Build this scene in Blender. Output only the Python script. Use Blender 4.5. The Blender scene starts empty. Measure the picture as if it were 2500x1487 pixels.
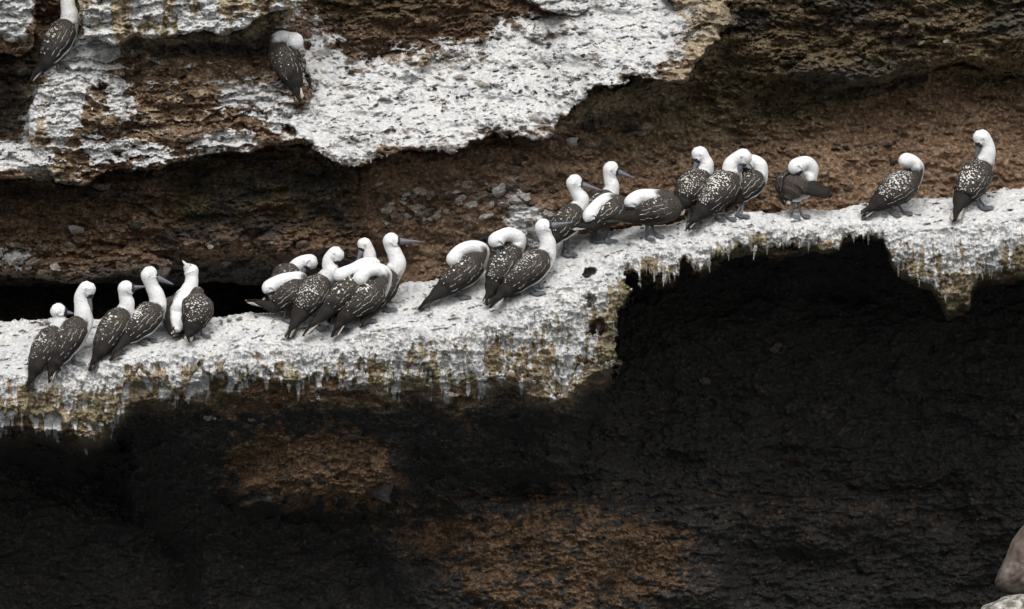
import bpy, math, random
import numpy as np
from mathutils import Vector, noise as mnoise

# ------------------------------------------------------------------ camera, sky, sun, exposure
SC = bpy.context.scene
S = 0.0028            # metres per photograph pixel at the front of the main ledge
D = 30.0              # metres from the camera to that front
ZC = 5.0              # camera height above the sea

cam_data = bpy.data.cameras.new('camera')
cam = bpy.data.objects.new('camera', cam_data)
SC.collection.objects.link(cam)
cam.location = (0, -D, ZC)
cam.rotation_euler = (math.radians(90), 0, 0)
cam_data.sensor_width = 36
cam_data.lens = 36 * D / (2500 * S)
cam_data.clip_end = 2000
SC.camera = cam

SUN_EL, SUN_AZ = math.radians(48), math.radians(-18)   # azimuth from straight behind the camera, towards the left
world = bpy.data.worlds.new('World')
SC.world = world
world.use_nodes = True
wn = world.node_tree
wn.nodes.clear()
sky = wn.nodes.new('ShaderNodeTexSky')
sky.sky_type = 'NISHITA'
sky.sun_disc = False
sky.sun_elevation = SUN_EL
sky.sun_rotation = math.pi + SUN_AZ
sky.air_density = 1.0
sky.dust_density = 4.0
hs = wn.nodes.new('ShaderNodeHueSaturation')
hs.inputs['Saturation'].default_value = 0.2           # overcast: a grey sky
bg = wn.nodes.new('ShaderNodeBackground')
bg.inputs['Strength'].default_value = 0.12
wo = wn.nodes.new('ShaderNodeOutputWorld')
wn.links.new(sky.outputs[0], hs.inputs['Color'])
wn.links.new(hs.outputs[0], bg.inputs['Color'])
wn.links.new(bg.outputs[0], wo.inputs['Surface'])

sun_data = bpy.data.lights.new('sun', 'SUN')
sun_data.energy = 1.8
sun_data.angle = math.radians(35)
sun_data.color = (1.0, 0.985, 0.965)
sun = bpy.data.objects.new('sun', sun_data)
SC.collection.objects.link(sun)
sdir = Vector((math.sin(SUN_AZ) * math.cos(SUN_EL), -math.cos(SUN_AZ) * math.cos(SUN_EL), math.sin(SUN_EL)))
sun.rotation_euler = sdir.to_track_quat('Z', 'Y').to_euler()
sun.location = (0, -20, 25)

SC.view_settings.view_transform = 'Standard'
SC.view_settings.look = 'None'
SC.view_settings.gamma = 1
SC.view_settings.use_curve_mapping = False
SC.view_settings.exposure = 0.2
SC.cycles.max_bounces = 5
SC.cycles.diffuse_bounces = 3

RNG = np.random.default_rng(11)
random.seed(5)

# ------------------------------------------------------------------ helpers
def P(u, v, d):
    """A photograph pixel at depth d (in pixels' worth of metres behind the ledge front) as a point of the place."""
    y = d * S
    f = (D + y) / D
    return np.stack([(u - 1250) * S * f, y + 0 * u, (743.5 - v) * S * f + ZC], -1)

_tabs = {}
def vnoise(x, y, seed):
    if seed not in _tabs:
        _tabs[seed] = np.random.default_rng(seed).random((256, 256)).astype(np.float32) * 2 - 1
    t = _tabs[seed]
    xi = np.floor(x).astype(np.int32); yi = np.floor(y).astype(np.int32)
    fx = (x - xi).astype(np.float32); fy = (y - yi).astype(np.float32)
    fx = fx * fx * fx * (fx * (fx * 6 - 15) + 10); fy = fy * fy * fy * (fy * (fy * 6 - 15) + 10)
    x0 = xi & 255; x1 = (xi + 1) & 255; y0 = yi & 255; y1 = (yi + 1) & 255
    a = t[y0, x0]; b = t[y0, x1]; c = t[y1, x0]; e = t[y1, x1]
    return (a + (b - a) * fx) * (1 - fy) + (c + (e - c) * fx) * fy

def fbm(x, y, seed, octaves=4, gain=0.5, ridged=False):
    out = 0; amp = 1.0; tot = 0
    ca, sa = math.cos(0.5), math.sin(0.5)
    for k in range(octaves):
        n = vnoise(x, y, seed + k)
        if ridged: n = 1 - 2 * np.abs(n)
        out = out + amp * n; tot += amp
        amp *= gain
        x, y = (x * ca - y * sa) * 2.03 + 17.1, (x * sa + y * ca) * 2.03 + 5.7
    return out / tot

def worley(x, y, seed):
    """distance to the nearest jittered cell point, and that cell's random value"""
    r = np.random.default_rng(seed).random((128, 128, 3)).astype(np.float32)
    xi = np.floor(x).astype(np.int32); yi = np.floor(y).astype(np.int32)
    best = np.full(x.shape, 9.0, np.float32); val = np.zeros(x.shape, np.float32)
    for dj in (-1, 0, 1):
        for di in (-1, 0, 1):
            c = r[(yi + dj) & 127, (xi + di) & 127]
            dd = (xi + di + c[..., 0] - x) ** 2 + (yi + dj + c[..., 1] - y) ** 2
            m = dd < best
            best = np.where(m, dd, best); val = np.where(m, c[..., 2], val)
    return np.sqrt(best), val

def ss(a, b, x):
    t = np.clip((x - a) / (b - a), 0, 1)
    return t * t * (3 - 2 * t)

def curve(pts):
    p = np.array(pts, float)
    return lambda u: np.interp(u, p[:, 0], p[:, 1])

# ------------------------------------------------------------------ the cliff as one surveyed surface
def axis(lo, a, b, hi, step, n):
    k = np.linspace(0, 1, n + 1)[1:] ** 1.8
    return np.concatenate([(a - (a - lo) * k)[::-1], np.arange(a, b, step), b + (hi - b) * k])
us = axis(-1100, -70, 2570, 3600, 2.0, 28)
vs = axis(-1900, -60, 1545, 2500, 2.0, 28)
U, V = np.meshgrid(us, vs)
U = U.astype(np.float32); V = V.astype(np.float32)
NU, NV = len(us), len(vs)

CU = np.arange(-1200, 3720, 8.0); CV = np.arange(-2000, 2620, 8.0)       # a coarse grid for the slow fields
CUU, CVV = np.meshgrid(CU, CV)
def sample(field, u, v):
    x = np.clip((u - CU[0]) / 8.0, 0, len(CU) - 1.001); y = np.clip((v - CV[0]) / 8.0, 0, len(CV) - 1.001)
    xi = x.astype(np.int32); yi = y.astype(np.int32); fx = x - xi; fy = y - yi
    f = field
    return (f[yi, xi] * (1 - fx) + f[yi, xi + 1] * fx) * (1 - fy) + (f[yi + 1, xi] * (1 - fx) + f[yi + 1, xi + 1] * fx) * fy

def poly_sdf(pts):
    """signed distance (positive inside) to a polygon, on the coarse grid"""
    p = np.array(pts, float); q = np.roll(p, -1, 0)
    best = np.full(CUU.shape, 1e9); inside = np.zeros(CUU.shape, bool)
    for (x0, y0), (x1, y1) in zip(p, q):
        ex, ey = x1 - x0, y1 - y0
        t = np.clip(((CUU - x0) * ex + (CVV - y0) * ey) / (ex * ex + ey * ey + 1e-9), 0, 1)
        best = np.minimum(best, (CUU - x0 - t * ex) ** 2 + (CVV - y0 - t * ey) ** 2)
        c = (y0 > CVV) != (y1 > CVV)
        with np.errstate(divide='ignore', invalid='ignore'):
            xc = ex * (CVV - y0) / (ey if ey else 1e-9) + x0
        inside ^= c & (CUU < xc)
    return np.where(inside, 1, -1) * np.sqrt(best)

def shepard(anchors, sigma):
    a = np.array(anchors, float); num = 0; den = 1e-12
    for x, y, d in a:
        r2 = ((CUU - x) ** 2 + (CVV - y) ** 2) / sigma ** 2
        w = 1 / (0.15 + r2) ** 2.2
        num = num + w * d; den = den + w
    return num / den

# ragged coordinates: every edge below is read through them
wu = 16 * fbm(U / 70, V / 60, 101, 5, 0.62)
wv = 13 * fbm(U / 55, V / 45, 131, 5, 0.62)
UW, VW = U + wu, V + wv

BASE = shepard([
    (1500,-200,330),(2000,-200,300),(2500,-200,300),(1750,50,270),(2100,50,300),(2450,50,300),(1700,200,330),(2000,200,400),
    (2300,200,420),(2500,200,400),(1600,330,330),(1900,330,410),(2200,310,420),(2500,300,410),(1700,450,280),(2000,470,300),
    (2250,440,330),(2450,420,340),(900,40,430),(1100,30,430),(1250,20,400),(1000,-200,420),
    (950,430,240),(1150,420,240),(1350,400,250),(950,560,260),(1150,560,245),(1300,520,215),(1050,650,290),(930,640,330),
    (100,480,500),(300,480,500),(500,470,500),(700,460,500),(820,430,400),(200,600,600),(500,600,600),(700,600,520),
    (0,740,900),(150,740,900),(300,740,900),(450,740,900),(600,730,900),(750,700,700),(860,670,450),
    (400,250,200),(60,250,330),(30,300,340),(300,120,230),(600,120,260),(-600,500,300),(3200,400,350),(3200,-100,300),(-600,0,200),
    (-600,-1000,100),(1250,-1000,150),(3200,-1000,150),(-1000,-2000,0),(1250,-2000,0),(3500,-2000,0),
    (0,1080,1000),(150,1100,1100),(300,1150,1100),(450,1120,800),(100,1300,1000),(300,1400,900),(560,1100,420),(750,1050,250),(750,1150,250),
    (900,1130,270),(650,1190,300),(700,1330,1000),(500,1300,1000),(850,1400,900),(1000,1300,760),(1200,1300,640),(1400,1350,600),
    (1300,1450,620),(1600,1400,800),(1150,1050,420),(1300,1100,700),(1600,800,750),(1800,750,800),(2100,800,900),(2400,850,900),
    (1700,1000,850),(2000,1050,900),(2300,1050,950),(1700,1180,800),(2000,1250,950),(2300,1300,1050),(1950,1420,1050),(2200,1450,1100),
    (2450,1200,900),(-600,1200,900),(3200,1000,800),(1250,2000,300),(0,2000,300),(2500,2000,300),(-1000,2600,200),(1250,2600,200),(3500,2600,200),
], 95)
DEP = sample(BASE, U + 1.5 * wu, V + 1.5 * wv).astype(np.float32)
REG = np.zeros(U.shape, np.int8)            # 0 cliff face, 1 main ledge, 2 cliff shelf, 3 sea cave

Tb = curve([(-1100,800),(0,786),(100,781),(330,781),(520,776),(700,762),(820,735),(900,712),(1000,692),(1150,680),(1200,655),(1290,610),(1390,575),
            (1460,570),(1550,556),(1640,548),(1700,530),(1800,518),(1900,522),(2000,516),(2050,512),(2130,500),(2230,490),(2330,484),(2420,471),(2500,462),(3600,400)])
Lf = curve([(-1100,930),(0,905),(200,890),(400,862),(600,838),(800,842),(900,806),(1000,796),(1100,792),(1200,762),(1300,735),(1400,690),(1500,640),
            (1600,604),(1700,590),(1800,560),(1900,548),(2000,546),(2150,545),(2250,562),(2400,548),(2500,535),(3600,480)])
E = curve([(-1100,1020),(0,1008),(60,1005),(130,1008),(226,1045),(275,1022),(300,950),(340,912),(404,945),(446,962),(488,905),(560,930),(638,925),(673,900),
           (704,945),(766,915),(841,935),(870,898),(947,955),(990,915),(1026,890),(1088,935),(1158,935),(1200,915),(1259,905),(1304,925),(1350,965),
           (1385,955),(1414,885),(1471,878),(1508,882),(1490,870),(1502,800),(1512,740),(1528,700),(1540,655),(1569,662),(1603,680),(1646,676),(1665,640),(1709,655),(1761,625),(1805,605),
           (1884,607),(1959,605),(2045,600),(2060,578),(2156,576),(2166,608),(2184,651),(2213,672),(2271,692),(2290,722),(2312,752),(2366,742),(2373,705),(2401,678),
           (2430,668),(2473,672),(2500,664),(3600,640)])

drip = 26 * np.clip(fbm(U / 34, V / 400, 211, 4, 0.62), -0.6, 1) + 60 * np.clip(fbm(U / 13, V / 500, 221, 2) - 0.36, 0, 1)
notch = np.exp(-((U - 1540) / 90) ** 2)
edge = E(U + (0.5 + 1.4 * notch) * wu + 14 * notch * fbm(U / 14, V / 14, 313, 4, 0.65)) + drip * (1 - 0.55 * ss(2240, 2300, U)) + 0.45 * wv - 10 * ss(2240, 2300, U)
tb = Tb(U) + 0.45 * wv - 7 * np.clip(fbm(U / 16, V * 0, 215, 3, 0.6), 0, 1) - 5 * np.clip(fbm(U / 60, V * 0, 217, 2), 0, 1)
lf = Lf(U) + 0.5 * wv

def slab(sdf_pts, depth, soft=7.0, reg=0, warp=1.0, under=None):
    """a block of rock that stands forward of the wall inside a traced outline; its rim is rounded off"""
    global DEP, REG
    s = sample(poly_sdf(sdf_pts), U + warp * wu, V + warp * wv)
    rim = soft * 1.3 * np.clip(1 - s / soft, 0, None) ** 2
    d = depth + rim
    m = (s > 0) & (d < DEP)
    DEP = np.where(m, d, DEP)
    REG = np.where(m, reg, REG).astype(np.int8)
    return s

# dark undercut wall on the left, above the black slot
slab([(-1200,370),(880,340),(885,470),(880,560),(905,640),(860,690),(700,700),(520,690),(380,702),(200,690),(60,700),(-1200,700)],
     345 - 0.22 * (V - 400) + 2.6 * np.clip(V - 610, 0, 200) + 30 * fbm(U / 160, V / 70, 301, 3), 16)
# rough rubble bench at far left
slab([(-1200,585),(40,575),(150,560),(230,590),(330,610),(420,640),(400,680),(300,670),(190,690),(80,672),(-1200,680)], 255 - 0.5 * (V - 640), 14)
# strata block on the left
slab([(235,120),(330,100),(560,110),(690,100),(740,190),(770,280),(760,350),(690,352),(600,368),(520,372),(440,392),(380,418),(300,405),(240,420),(200,400),(210,250)],
     138 + 0.50 * np.clip(390 - V, -20, 300) - 0.0 * U, 14)
# guano column with the perch
slab([(90,150),(170,95),(290,95),(270,150),(300,210),(310,290),(280,330),(260,420),(200,455),(130,450),(95,400),(70,330),(60,270),(95,200)],
     70 + 0.42 * np.clip(430 - V, 0, 400) + np.clip(205 - V, 0, None) * 0.5 + 0.25 * np.clip(U - 190, 0, None), 16)
# small white ledge at far left
slab([(-1200,330),(40,350),(80,342),(140,372),(150,405),(95,432),(20,440),(-1200,440)], 95 + np.clip(400 - V, 0, None) * 1.4, 12)
# left top block
slab([(-1200,-2000),(80,-2000),(84,60),(75,110),(40,135),(0,132),(-1200,120)], 105, 12)
# overhanging streaked block
sd_over = slab([(192,-2000),(720,-2000),(722,8),(690,26),(640,40),(612,60),(575,76),(550,82),(505,76),(437,80),(375,97),(340,95),(291,102),(215,100),(200,70),(194,40)],
     98 + 0.10 * np.clip(400 - U, 0, None), 12)
# little shelf at the top
slab([(1255,-60),(1290,8),(1340,30),(1400,44),(1455,36),(1480,-60)], 300 + np.clip(20 - V, 0, 400) * 1.2, 10)
# middle white shelf
SHELF = [(700,20),(730,30),(765,62),(830,120),(900,148),(1000,132),(1100,112),(1200,76),(1300,50),(1420,38),(1470,-60),(1800,-60),(1780,60),(1700,150),(1655,205),
         (1560,192),(1450,218),(1395,270),(1335,338),(1200,340),(1140,352),(1060,368),(980,372),(905,382),(862,402),(800,380),(755,360),(690,300),(745,270),(745,180),(700,90)]
lowedge = curve([(600,300),(700,330),(770,370),(860,402),(980,372),(1100,360),(1200,342),(1330,340),(1390,272),(1450,218),(1560,195),(1650,205),(1700,150),(1800,60)])
_x = np.clip(lowedge(U) - V, 0, 400)
sh_d = 105 + _x * 0.98 - 0.0004 * _x ** 2 + 26 * fbm(U / 190, V / 60, 341, 3)
sd_shelf = slab(SHELF, sh_d, 14, 2, 2.0)
# overhanging wall above the right-hand slope
slab([(1690,-2000),(3600,-2000),(3600,150),(2500,190),(2350,150),(2200,190),(2050,215),(1900,190),(1820,250),(1700,225),(1640,215),(1690,120)],
     285 - 0.12 * (150 - V) + 40 * fbm(U / 170, V / 90, 331, 3), 40)

_b = 1226 + 0.5 * wv + 10 * np.sin(U / 210) - 0.015 * (U - 1200)
DEP = DEP - np.where(V > 700, 85 * ss(-3, 5, V - _b) * ss(820, 960, U) * ss(2450, 2300, U), 0)
# rock under the drips of the main ledge
_e = np.arange(-1200, 3700, 4.0); _k = np.exp(-0.5 * (np.arange(-30, 31) * 4.0 / 38) ** 2)
_es = np.convolve(np.pad(E(_e), 30, mode='edge'), _k / _k.sum(), 'valid')
_es = np.where(_e > 1440, E(_e), _es)
below = V - np.interp(U + 1.9 * notch * wu + 14 * notch * fbm(U / 14, V / 14, 313, 4, 0.65), _e, _es) - 0.9 * wv - 10 * fbm(U / 34, V / 22, 311, 4, 0.65)
steep = curve([(-1100, 9), (250, 9), (320, 3.2), (500, 2.0), (1000, 2.0), (1300, 2.4), (1400, 3.0), (1490, 7), (1545, 40), (3600, 60)])(U + 1.6 * wu)
off = curve([(-1100, 35), (1440, 35), (1540, 6), (3600, 6)])(U + wu)
du = 6 + 34 * ss(1480, 1560, U) + np.clip(below, 0, 40) * 0.5 + np.clip(below - off, 0, 400) * steep
UNDER = (below > -45) & (du < DEP)
DEP = np.where(UNDER, du, DEP); REG = np.where(UNDER, 3, REG)
UNDER = UNDER & (below < 150)
# the ledge itself
s_low = edge - V
s_low = np.minimum(s_low, 14)
back = np.clip(lf - V, 0, None)
fs = np.clip(V - lf, 0, None)
dl = back ** 1.04 * 1.45 - 0.13 * np.minimum(fs, 90) + 0.28 * np.clip(fs - 60, 0, None) + 12 * (1 - s_low / 14) ** 2
main = (V > tb) & (V < edge)
m = main & (dl < DEP + 40)
DEP = np.where(m, dl, DEP); REG = np.where(m, 1, REG)
REG = np.where((REG == 0) & (V > edge - 2), 3, REG).astype(np.int8)
SMOOTH = DEP.copy()

# ---- relief
rel = (V - lf) / np.maximum(edge - lf, 20)             # 0 at the lip, 1 at the drips' ends
w1, c1 = worley(U / 24 + 0.05 * wu, V / 15 + 0.05 * wv, 501)
w2, c2 = worley(U / 11 + 0.06 * wu, V / 7.5 + 0.06 * wv, 503)
cob = np.clip(0.62 - w1, 0, 1) * (c1 > 0.45) * 26 * (0.4 + c1) + np.clip(0.55 - w2, 0, 1) * (c2 > 0.35) * 11
w3, c3 = worley(U / 21 + 0.04 * wu, V / 16 + 0.04 * wv, 505)
strat = fbm(U / 110, (V + 0.12 * U) / 9, 511, 4, 0.6)
rough = fbm(U / 34, V / 27, 521, 6, 0.62, True)
fine = fbm(U / 9, V / 6, 531, 3, 0.6)
guf = 5.0 * fbm(U / 24, V / 12, 541, 4, 0.62, True) + 2.2 * fine + 22 * fbm(U / 80, V / 36, 545, 4, 0.55) + 9 * np.clip(fbm(U / 20, V / 12, 547, 3) - 0.25, 0, 1)
pit = np.clip(fbm((U + wu) / 17, (V + 0.2 * U) / 6.5, 551, 4, 0.6) - 0.30, 0, 1) * 55
vert = fbm((U + 0.7 * wu) / 14, V / 75, 561, 5, 0.62, True)
facey = np.where(REG == 1, ss(-0.1, 0.3, rel), 0)
ph = V / 31 + 0.06 * U / 31 + 1.5 * fbm(U / 150, V / 70, 591, 3) + 0.55 * fbm(U / 32, V / 20, 594, 4, 0.6)
saw = (ph - np.floor(ph)) ** 1.4
ph2 = V / 13 + 1.3 * fbm(U / 70, V / 40, 597, 3) + 0.6 * fbm(U / 15, V / 10, 599, 3)
saw2 = ph2 - np.floor(ph2)
ledges = 18 * saw * ss(-0.35, 0.35, fbm(U / 60, V / 40, 601, 3)) + 11 * saw2 * ss(-0.3, 0.3, fbm(U / 35, V / 25, 605, 3))
# ---- what the surface is made of: R guano, G green-brown algae, B ochre crust, A dark rock and painted shade of recesses
gn = fbm(U / 26, V / 16, 401, 5, 0.6)
fine_c = fbm(U / 10, V / 6, 405, 3, 0.6)
crust = gn + 0.6 * fbm(U / 10, V / 6, 403, 3, 0.6, True) + 1.1 * (saw - 0.42)
streak = fbm((U + 0.5 * wu) / 9, V / 70, 411, 4, 0.6)
streak2 = fbm((U + 0.8 * wu) / 24, V / 90, 413, 3, 0.6)
big = fbm(U / 120, V / 90, 421, 3)
g_main = np.where(REG == 1, 1.08 - 0.80 * ss(-0.05, 1.1, rel) + (0.85 * streak + 0.6 * streak2) * ss(-0.1, 0.4, rel) + 0.50 * gn * ss(-0.3, 0.3, rel) + 0.15 * gn, 0)
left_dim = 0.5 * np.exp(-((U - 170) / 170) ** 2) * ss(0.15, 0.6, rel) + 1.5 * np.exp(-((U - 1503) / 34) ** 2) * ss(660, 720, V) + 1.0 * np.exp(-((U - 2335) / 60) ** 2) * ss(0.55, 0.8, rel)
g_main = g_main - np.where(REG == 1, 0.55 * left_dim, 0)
thin = ss(0.18, 0.55, fbm((U + V) / 70, (V - 0.25 * U) / 20, 415, 5, 0.62))
GU = ss(0.12, 0.78, g_main - 0.55 * thin * ss(0.25, -0.2, rel))
def blotch(pts, k, soft=16, warp=1.0, nz=gn, amp=14):
    return k * ss(-soft, soft, sample(poly_sdf(pts), U + warp * wu, V + warp * wv) + amp * nz)
SHELF_W = [(700,20),(730,30),(765,62),(830,125),(900,155),(1000,140),(1100,118),(1200,80),(1300,52),(1420,40),(1470,-60),(1690,-60),(1690,60),(1650,130),(1610,175),(1560,180),(1450,210),(1395,262),(1335,332),(1200,334),(1140,346),(1060,362),(980,368),(905,382),(862,402),(800,380),(755,360),(690,300),(745,270),(745,180),(700,90)]
sh = blotch(SHELF_W, 1.0, 34, 2.0, gn + 0.9 * fbm(U / 12, V / 7, 407, 4, 0.6) + 0.5 * big, 40) * (REG == 2)
sh = sh - 0.62 * ss(0.10, 0.5, fbm((U + V) / 55, (V - 0.3 * U) / 15, 409, 5, 0.64)) * sh
_sd = sample(poly_sdf(SHELF_W), U + wu, V + wv)
splash = ss(-75, 10, _sd) * ss(0.05, 0.45, gn + 0.9 * fbm(U / 11, V / 6, 419, 4, 0.6) - 0.25 + 0.35 * ss(-50, 0, _sd)) * ((REG != 1) & (V < lowedge(U) - 45) & (U > 690))
GU = np.maximum(GU, 0.9 * splash)
hole = np.exp(-(((U - 1080) / 150) ** 2 + ((V - 150) / 22) ** 2))
GU = np.maximum(GU, sh * (1 - 0.55 * hole))
GU = np.maximum(GU, blotch([(1275,-60),(1300,10),(1400,38),(1450,30),(1480,-60)], 0.95, 10))
GU = np.maximum(GU, blotch([(-1100,-1900),(75,-1900),(72,40),(55,95),(0,85),(-1100,90)], 0.95, 14))
GU = np.maximum(GU, blotch([(140,110),(230,98),(290,100),(260,170),(210,215),(190,280),(150,360),(125,340),(100,290),(120,200)], 1.0, 14, 1.4, crust, 22))
GU = np.maximum(GU, blotch([(60,270),(90,200),(105,230),(80,330),(50,350)], 0.9, 10, 1, crust, 12))
GU = np.maximum(GU, blotch([(-1100,345),(60,345),(130,372),(110,410),(0,415),(-1100,420)], 1.0, 10))
for q in ([(205,350),(260,345),(380,355),(375,372),(300,380),(240,395),(210,380)], [(330,385),(400,370),(390,395),(330,400)], [(450,350),(540,325),(620,330),(600,352),(500,368)],
          [(540,210),(640,205),(700,240),(690,265),(600,250),(540,260)], [(620,275),(740,270),(830,350),(840,390),(770,365),(700,320)],
          [(265,180),(310,190),(310,260),(320,285),(270,280)], [(0,612),(50,610),(60,635),(0,645)]):
    GU = np.maximum(GU, blotch(q, 1.0, 10, 1.2, crust, 20))
over_s = ss(-0.35, 0.35, fbm(U / 26, V / 110, 431, 5, 0.62) + 0.4 * gn + 0.35 * big)
m_over = (sd_over > 0) & (np.abs(DEP - SMOOTH) < 1) & (DEP < 175) & (V < 115) & (U > 100)
GU = np.where(m_over, np.maximum(GU * 0, 0.85 * over_s), GU)
GU = np.maximum(GU, blotch([(1240,470),(1300,500),(1420,540),(1400,580),(1300,600),(1260,560)], 0.7, 30, 1.0, gn, 40))
runs = fbm((U + 0.5 * wu) / 13, V / 95, 417, 4, 0.58) + 0.35 * gn
GU = np.where(UNDER & (REG == 3), ss(0.0, 0.38, runs + 0.24 + 0.22 * ss(330, 260, U) - below / 95) * ss(1530, 1470, U), GU)
# trail of droppings running down into the cave
for (x0, y0, x1, y1, w) in ((1335,930,1348,980,7),(505,1018,520,1022,9)):
    t = np.clip(((U - x0) * (x1 - x0) + (V - y0) * (y1 - y0)) / ((x1 - x0) ** 2 + (y1 - y0) ** 2), 0, 1)
    dd = np.hypot(U + 0.5 * wu - x0 - t * (x1 - x0), V + 0.5 * wv - y0 - t * (y1 - y0))
    GU = np.maximum(GU, 0.9 * ss(w, w - 7, dd + 16 * (gn + 0.15)))
# knobs and flecks of guano on brown rock
fleck = ss(0.34, 0.5, fbm(U / 16, V / 8, 441, 4, 0.62) + 0.35 * gn + 0.25 * big + 0.5 * (saw - 0.6))
strata_zone = blotch([(60,110),(340,120),(760,180),(760,370),(560,360),(260,440),(60,440)], 1, 30)
GU = np.maximum(GU, 0.9 * fleck * strata_zone)

OC = 0.95 * blotch([(180,-1900),(722,-1900),(722,40),(600,100),(220,120),(180,60)], 1, 14) * ss(-0.9, 0.1, fbm(U / 30, V / 110, 451, 3))
OC = np.maximum(OC, strata_zone * ss(340, 260, U) * ss(-0.3, 0.2, big + 0.6 * gn) * 0.8)
OC = np.maximum(OC, 0.62 * strata_zone * ss(0.10, 0.5, gn + 0.6 * (saw - 0.4) + 0.5 * fine_c))
OC = np.maximum(OC, np.where(REG == 1, ss(-0.15, 0.35, fbm(U / 45, V / 70, 461, 3)) * ss(0.1, 0.5, rel) * 0.85, 0))
OC = np.maximum(OC, 0.6 * hole)
OC = np.maximum(OC, 0.72 * blotch([(1650,-60),(1790,-60),(1760,120),(1640,230),(1400,290),(1340,350),(1450,225),(1640,190)], 1, 25))
AL = np.where(REG == 1, ss(0.5, 1.0, rel) * ss(-0.25, 0.3, fbm(U / 28, V / 40, 471, 3)), 0)
AL = np.maximum(AL, blotch([(1690,-1900),(3600,-1900),(3600,230),(2500,260),(2300,170),(2150,230),(1950,320),(1800,380),(1450,360),(1500,260),(1700,230),(1780,100)], 0.68, 60, 1.0, big, 50))
AL = np.maximum(AL, blotch([(400,410),(870,400),(870,540),(700,560),(420,540)], 0.75, 50, 1.0, big, 60))
AL = np.maximum(AL, blotch([(760,-1900),(1050,-1900),(1050,20),(900,60),(760,40)], 0.7, 30, 1.0, big, 30))
AL = np.maximum(AL, m_over * 0.8 * ss(-0.1, 0.4, fbm(U / 40, V / 60, 481, 3) + ss(20, 80, V) * 0.4))
AL = np.maximum(AL, blotch([(1500,640),(1545,650),(1530,760),(1515,880),(1450,930),(1480,820),(1460,740)], 0.7, 14))
DARK_SHADE = np.where(REG == 3, np.where(UNDER, ss(10, 95, below + 30 * gn), 1.0), 0.0)  # cave shade put into the colour, deepening below the ledge's drips
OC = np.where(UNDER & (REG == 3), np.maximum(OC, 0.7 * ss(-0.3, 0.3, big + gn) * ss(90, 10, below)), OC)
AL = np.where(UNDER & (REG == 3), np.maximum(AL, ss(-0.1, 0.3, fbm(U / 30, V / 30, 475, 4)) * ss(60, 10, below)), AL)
patch = np.maximum.reduce([
    blotch([(560,1060),(640,1050),(760,1060),(800,1030),(870,1060),(960,1120),(990,1190),(940,1240),(800,1235),(680,1225),(600,1210),(540,1150)], 1.35, 26, 2.0, gn, 55),
    0.95 * blotch([(900,1240),(1100,1235),(1300,1215),(1500,1230),(1680,1300),(1700,1420),(1600,1500),(1150,1500),(1080,1390),(950,1320)], 1.0, 60, 2.0, gn, 90),
    0.85 * blotch([(470,940),(600,940),(850,960),(1000,925),(960,980),(760,1000),(560,1030),(480,1000)], 1.0, 20, 1.5, gn, 45),
    0.7 * blotch([(1060,1010),(1140,990),(1180,1070),(1120,1060)], 1.0, 20, 2, gn, 45),
    0.75 * blotch([(1330,830),(1480,830),(1510,870),(1460,890),(1340,860)], 1.0, 14, 1, gn, 20),
    0.35 * blotch([(1650,1220),(2400,1210),(2450,1300),(2100,1310),(1750,1290)], 1.0, 40, 2, gn, 110),
    0.30 * ss(0.34, 0.5, fbm(U / 30, V / 22, 491, 3)) * (REG == 3)])
OC = np.where(REG == 1, np.maximum(OC, 0.5 + 0.4 * big), OC)
AL = np.where(REG == 1, np.maximum(AL, 0.35 + 0.9 * fbm(U / 24, V / 34, 477, 4) + 0.3 * ss(0.5, 1, rel)), AL)
AL = np.clip(AL, 0, 1)
GU = np.where(REG == 0, np.clip(GU * 1.4, 0, 1), GU)
patch = patch * ss(-0.06, 0.14, fbm((U - 0.6 * V) / 24, (V + 0.35 * U) / 15, 493, 5, 0.66) + 0.45 * (patch - 0.5))
DARK_SHADE = np.clip(DARK_SHADE - 1.15 * patch, 0, 1)
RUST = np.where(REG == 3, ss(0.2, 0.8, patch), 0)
RUST = np.maximum(RUST, 0.9 * strata_zone * ss(-0.35, 0.25, gn + 0.4 * big))
RUST = np.maximum(RUST, 0.5 * blotch([(1750,-300),(2700,-300),(2700,250),(2300,230),(1800,200)], 1, 50, 1, big + gn, 120))
RUST = np.maximum(RUST, 0.6 * blotch([(2250,-200),(2600,-200),(2600,150),(2420,140),(2280,60)], 1, 40, 1, gn, 60))
RUST = np.maximum(RUST, 0.5 * blotch([(400,430),(860,440),(860,650),(300,660),(-100,660),(-100,560),(300,560)], 1, 40, 1, gn, 70))
RUST = np.maximum(RUST, 0.32 * blotch([(1500,400),(1900,330),(2200,250),(2600,180),(2600,520),(1900,540),(1500,520)], 1, 40, 1, big, 40))
DARK_SHADE = np.maximum(DARK_SHADE, blotch([(-1100,665),(200,665),(420,640),(860,620),(900,680),(860,780),(-1100,790)], 0.95, 34, 1.0, gn, 30))  # shade of the slot and the wall just above it, painted as colour
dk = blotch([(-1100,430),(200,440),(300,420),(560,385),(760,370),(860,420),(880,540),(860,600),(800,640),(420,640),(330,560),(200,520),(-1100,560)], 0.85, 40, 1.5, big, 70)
DARK_SHADE = np.maximum(DARK_SHADE, 0.9 * blotch([(1478,700),(1530,655),(1560,660),(1550,760),(1530,920),(1440,930),(1470,850),(1490,790)], 1, 14, 1.5, gn, 26))
DARK_SHADE = np.maximum(DARK_SHADE, dk * ss(-0.5, 0.5, fbm(U / 60, V / 30, 495, 4) - 0.05))  # darker blotches over the undercut wall on the left
DARK_SHADE = np.maximum(DARK_SHADE, blotch([(285,105),(560,90),(640,50),(700,40),(710,85),(650,135),(500,140),(400,135),(300,120)], 0.8, 16))  # painted shade in the recess under the overhanging block
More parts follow.
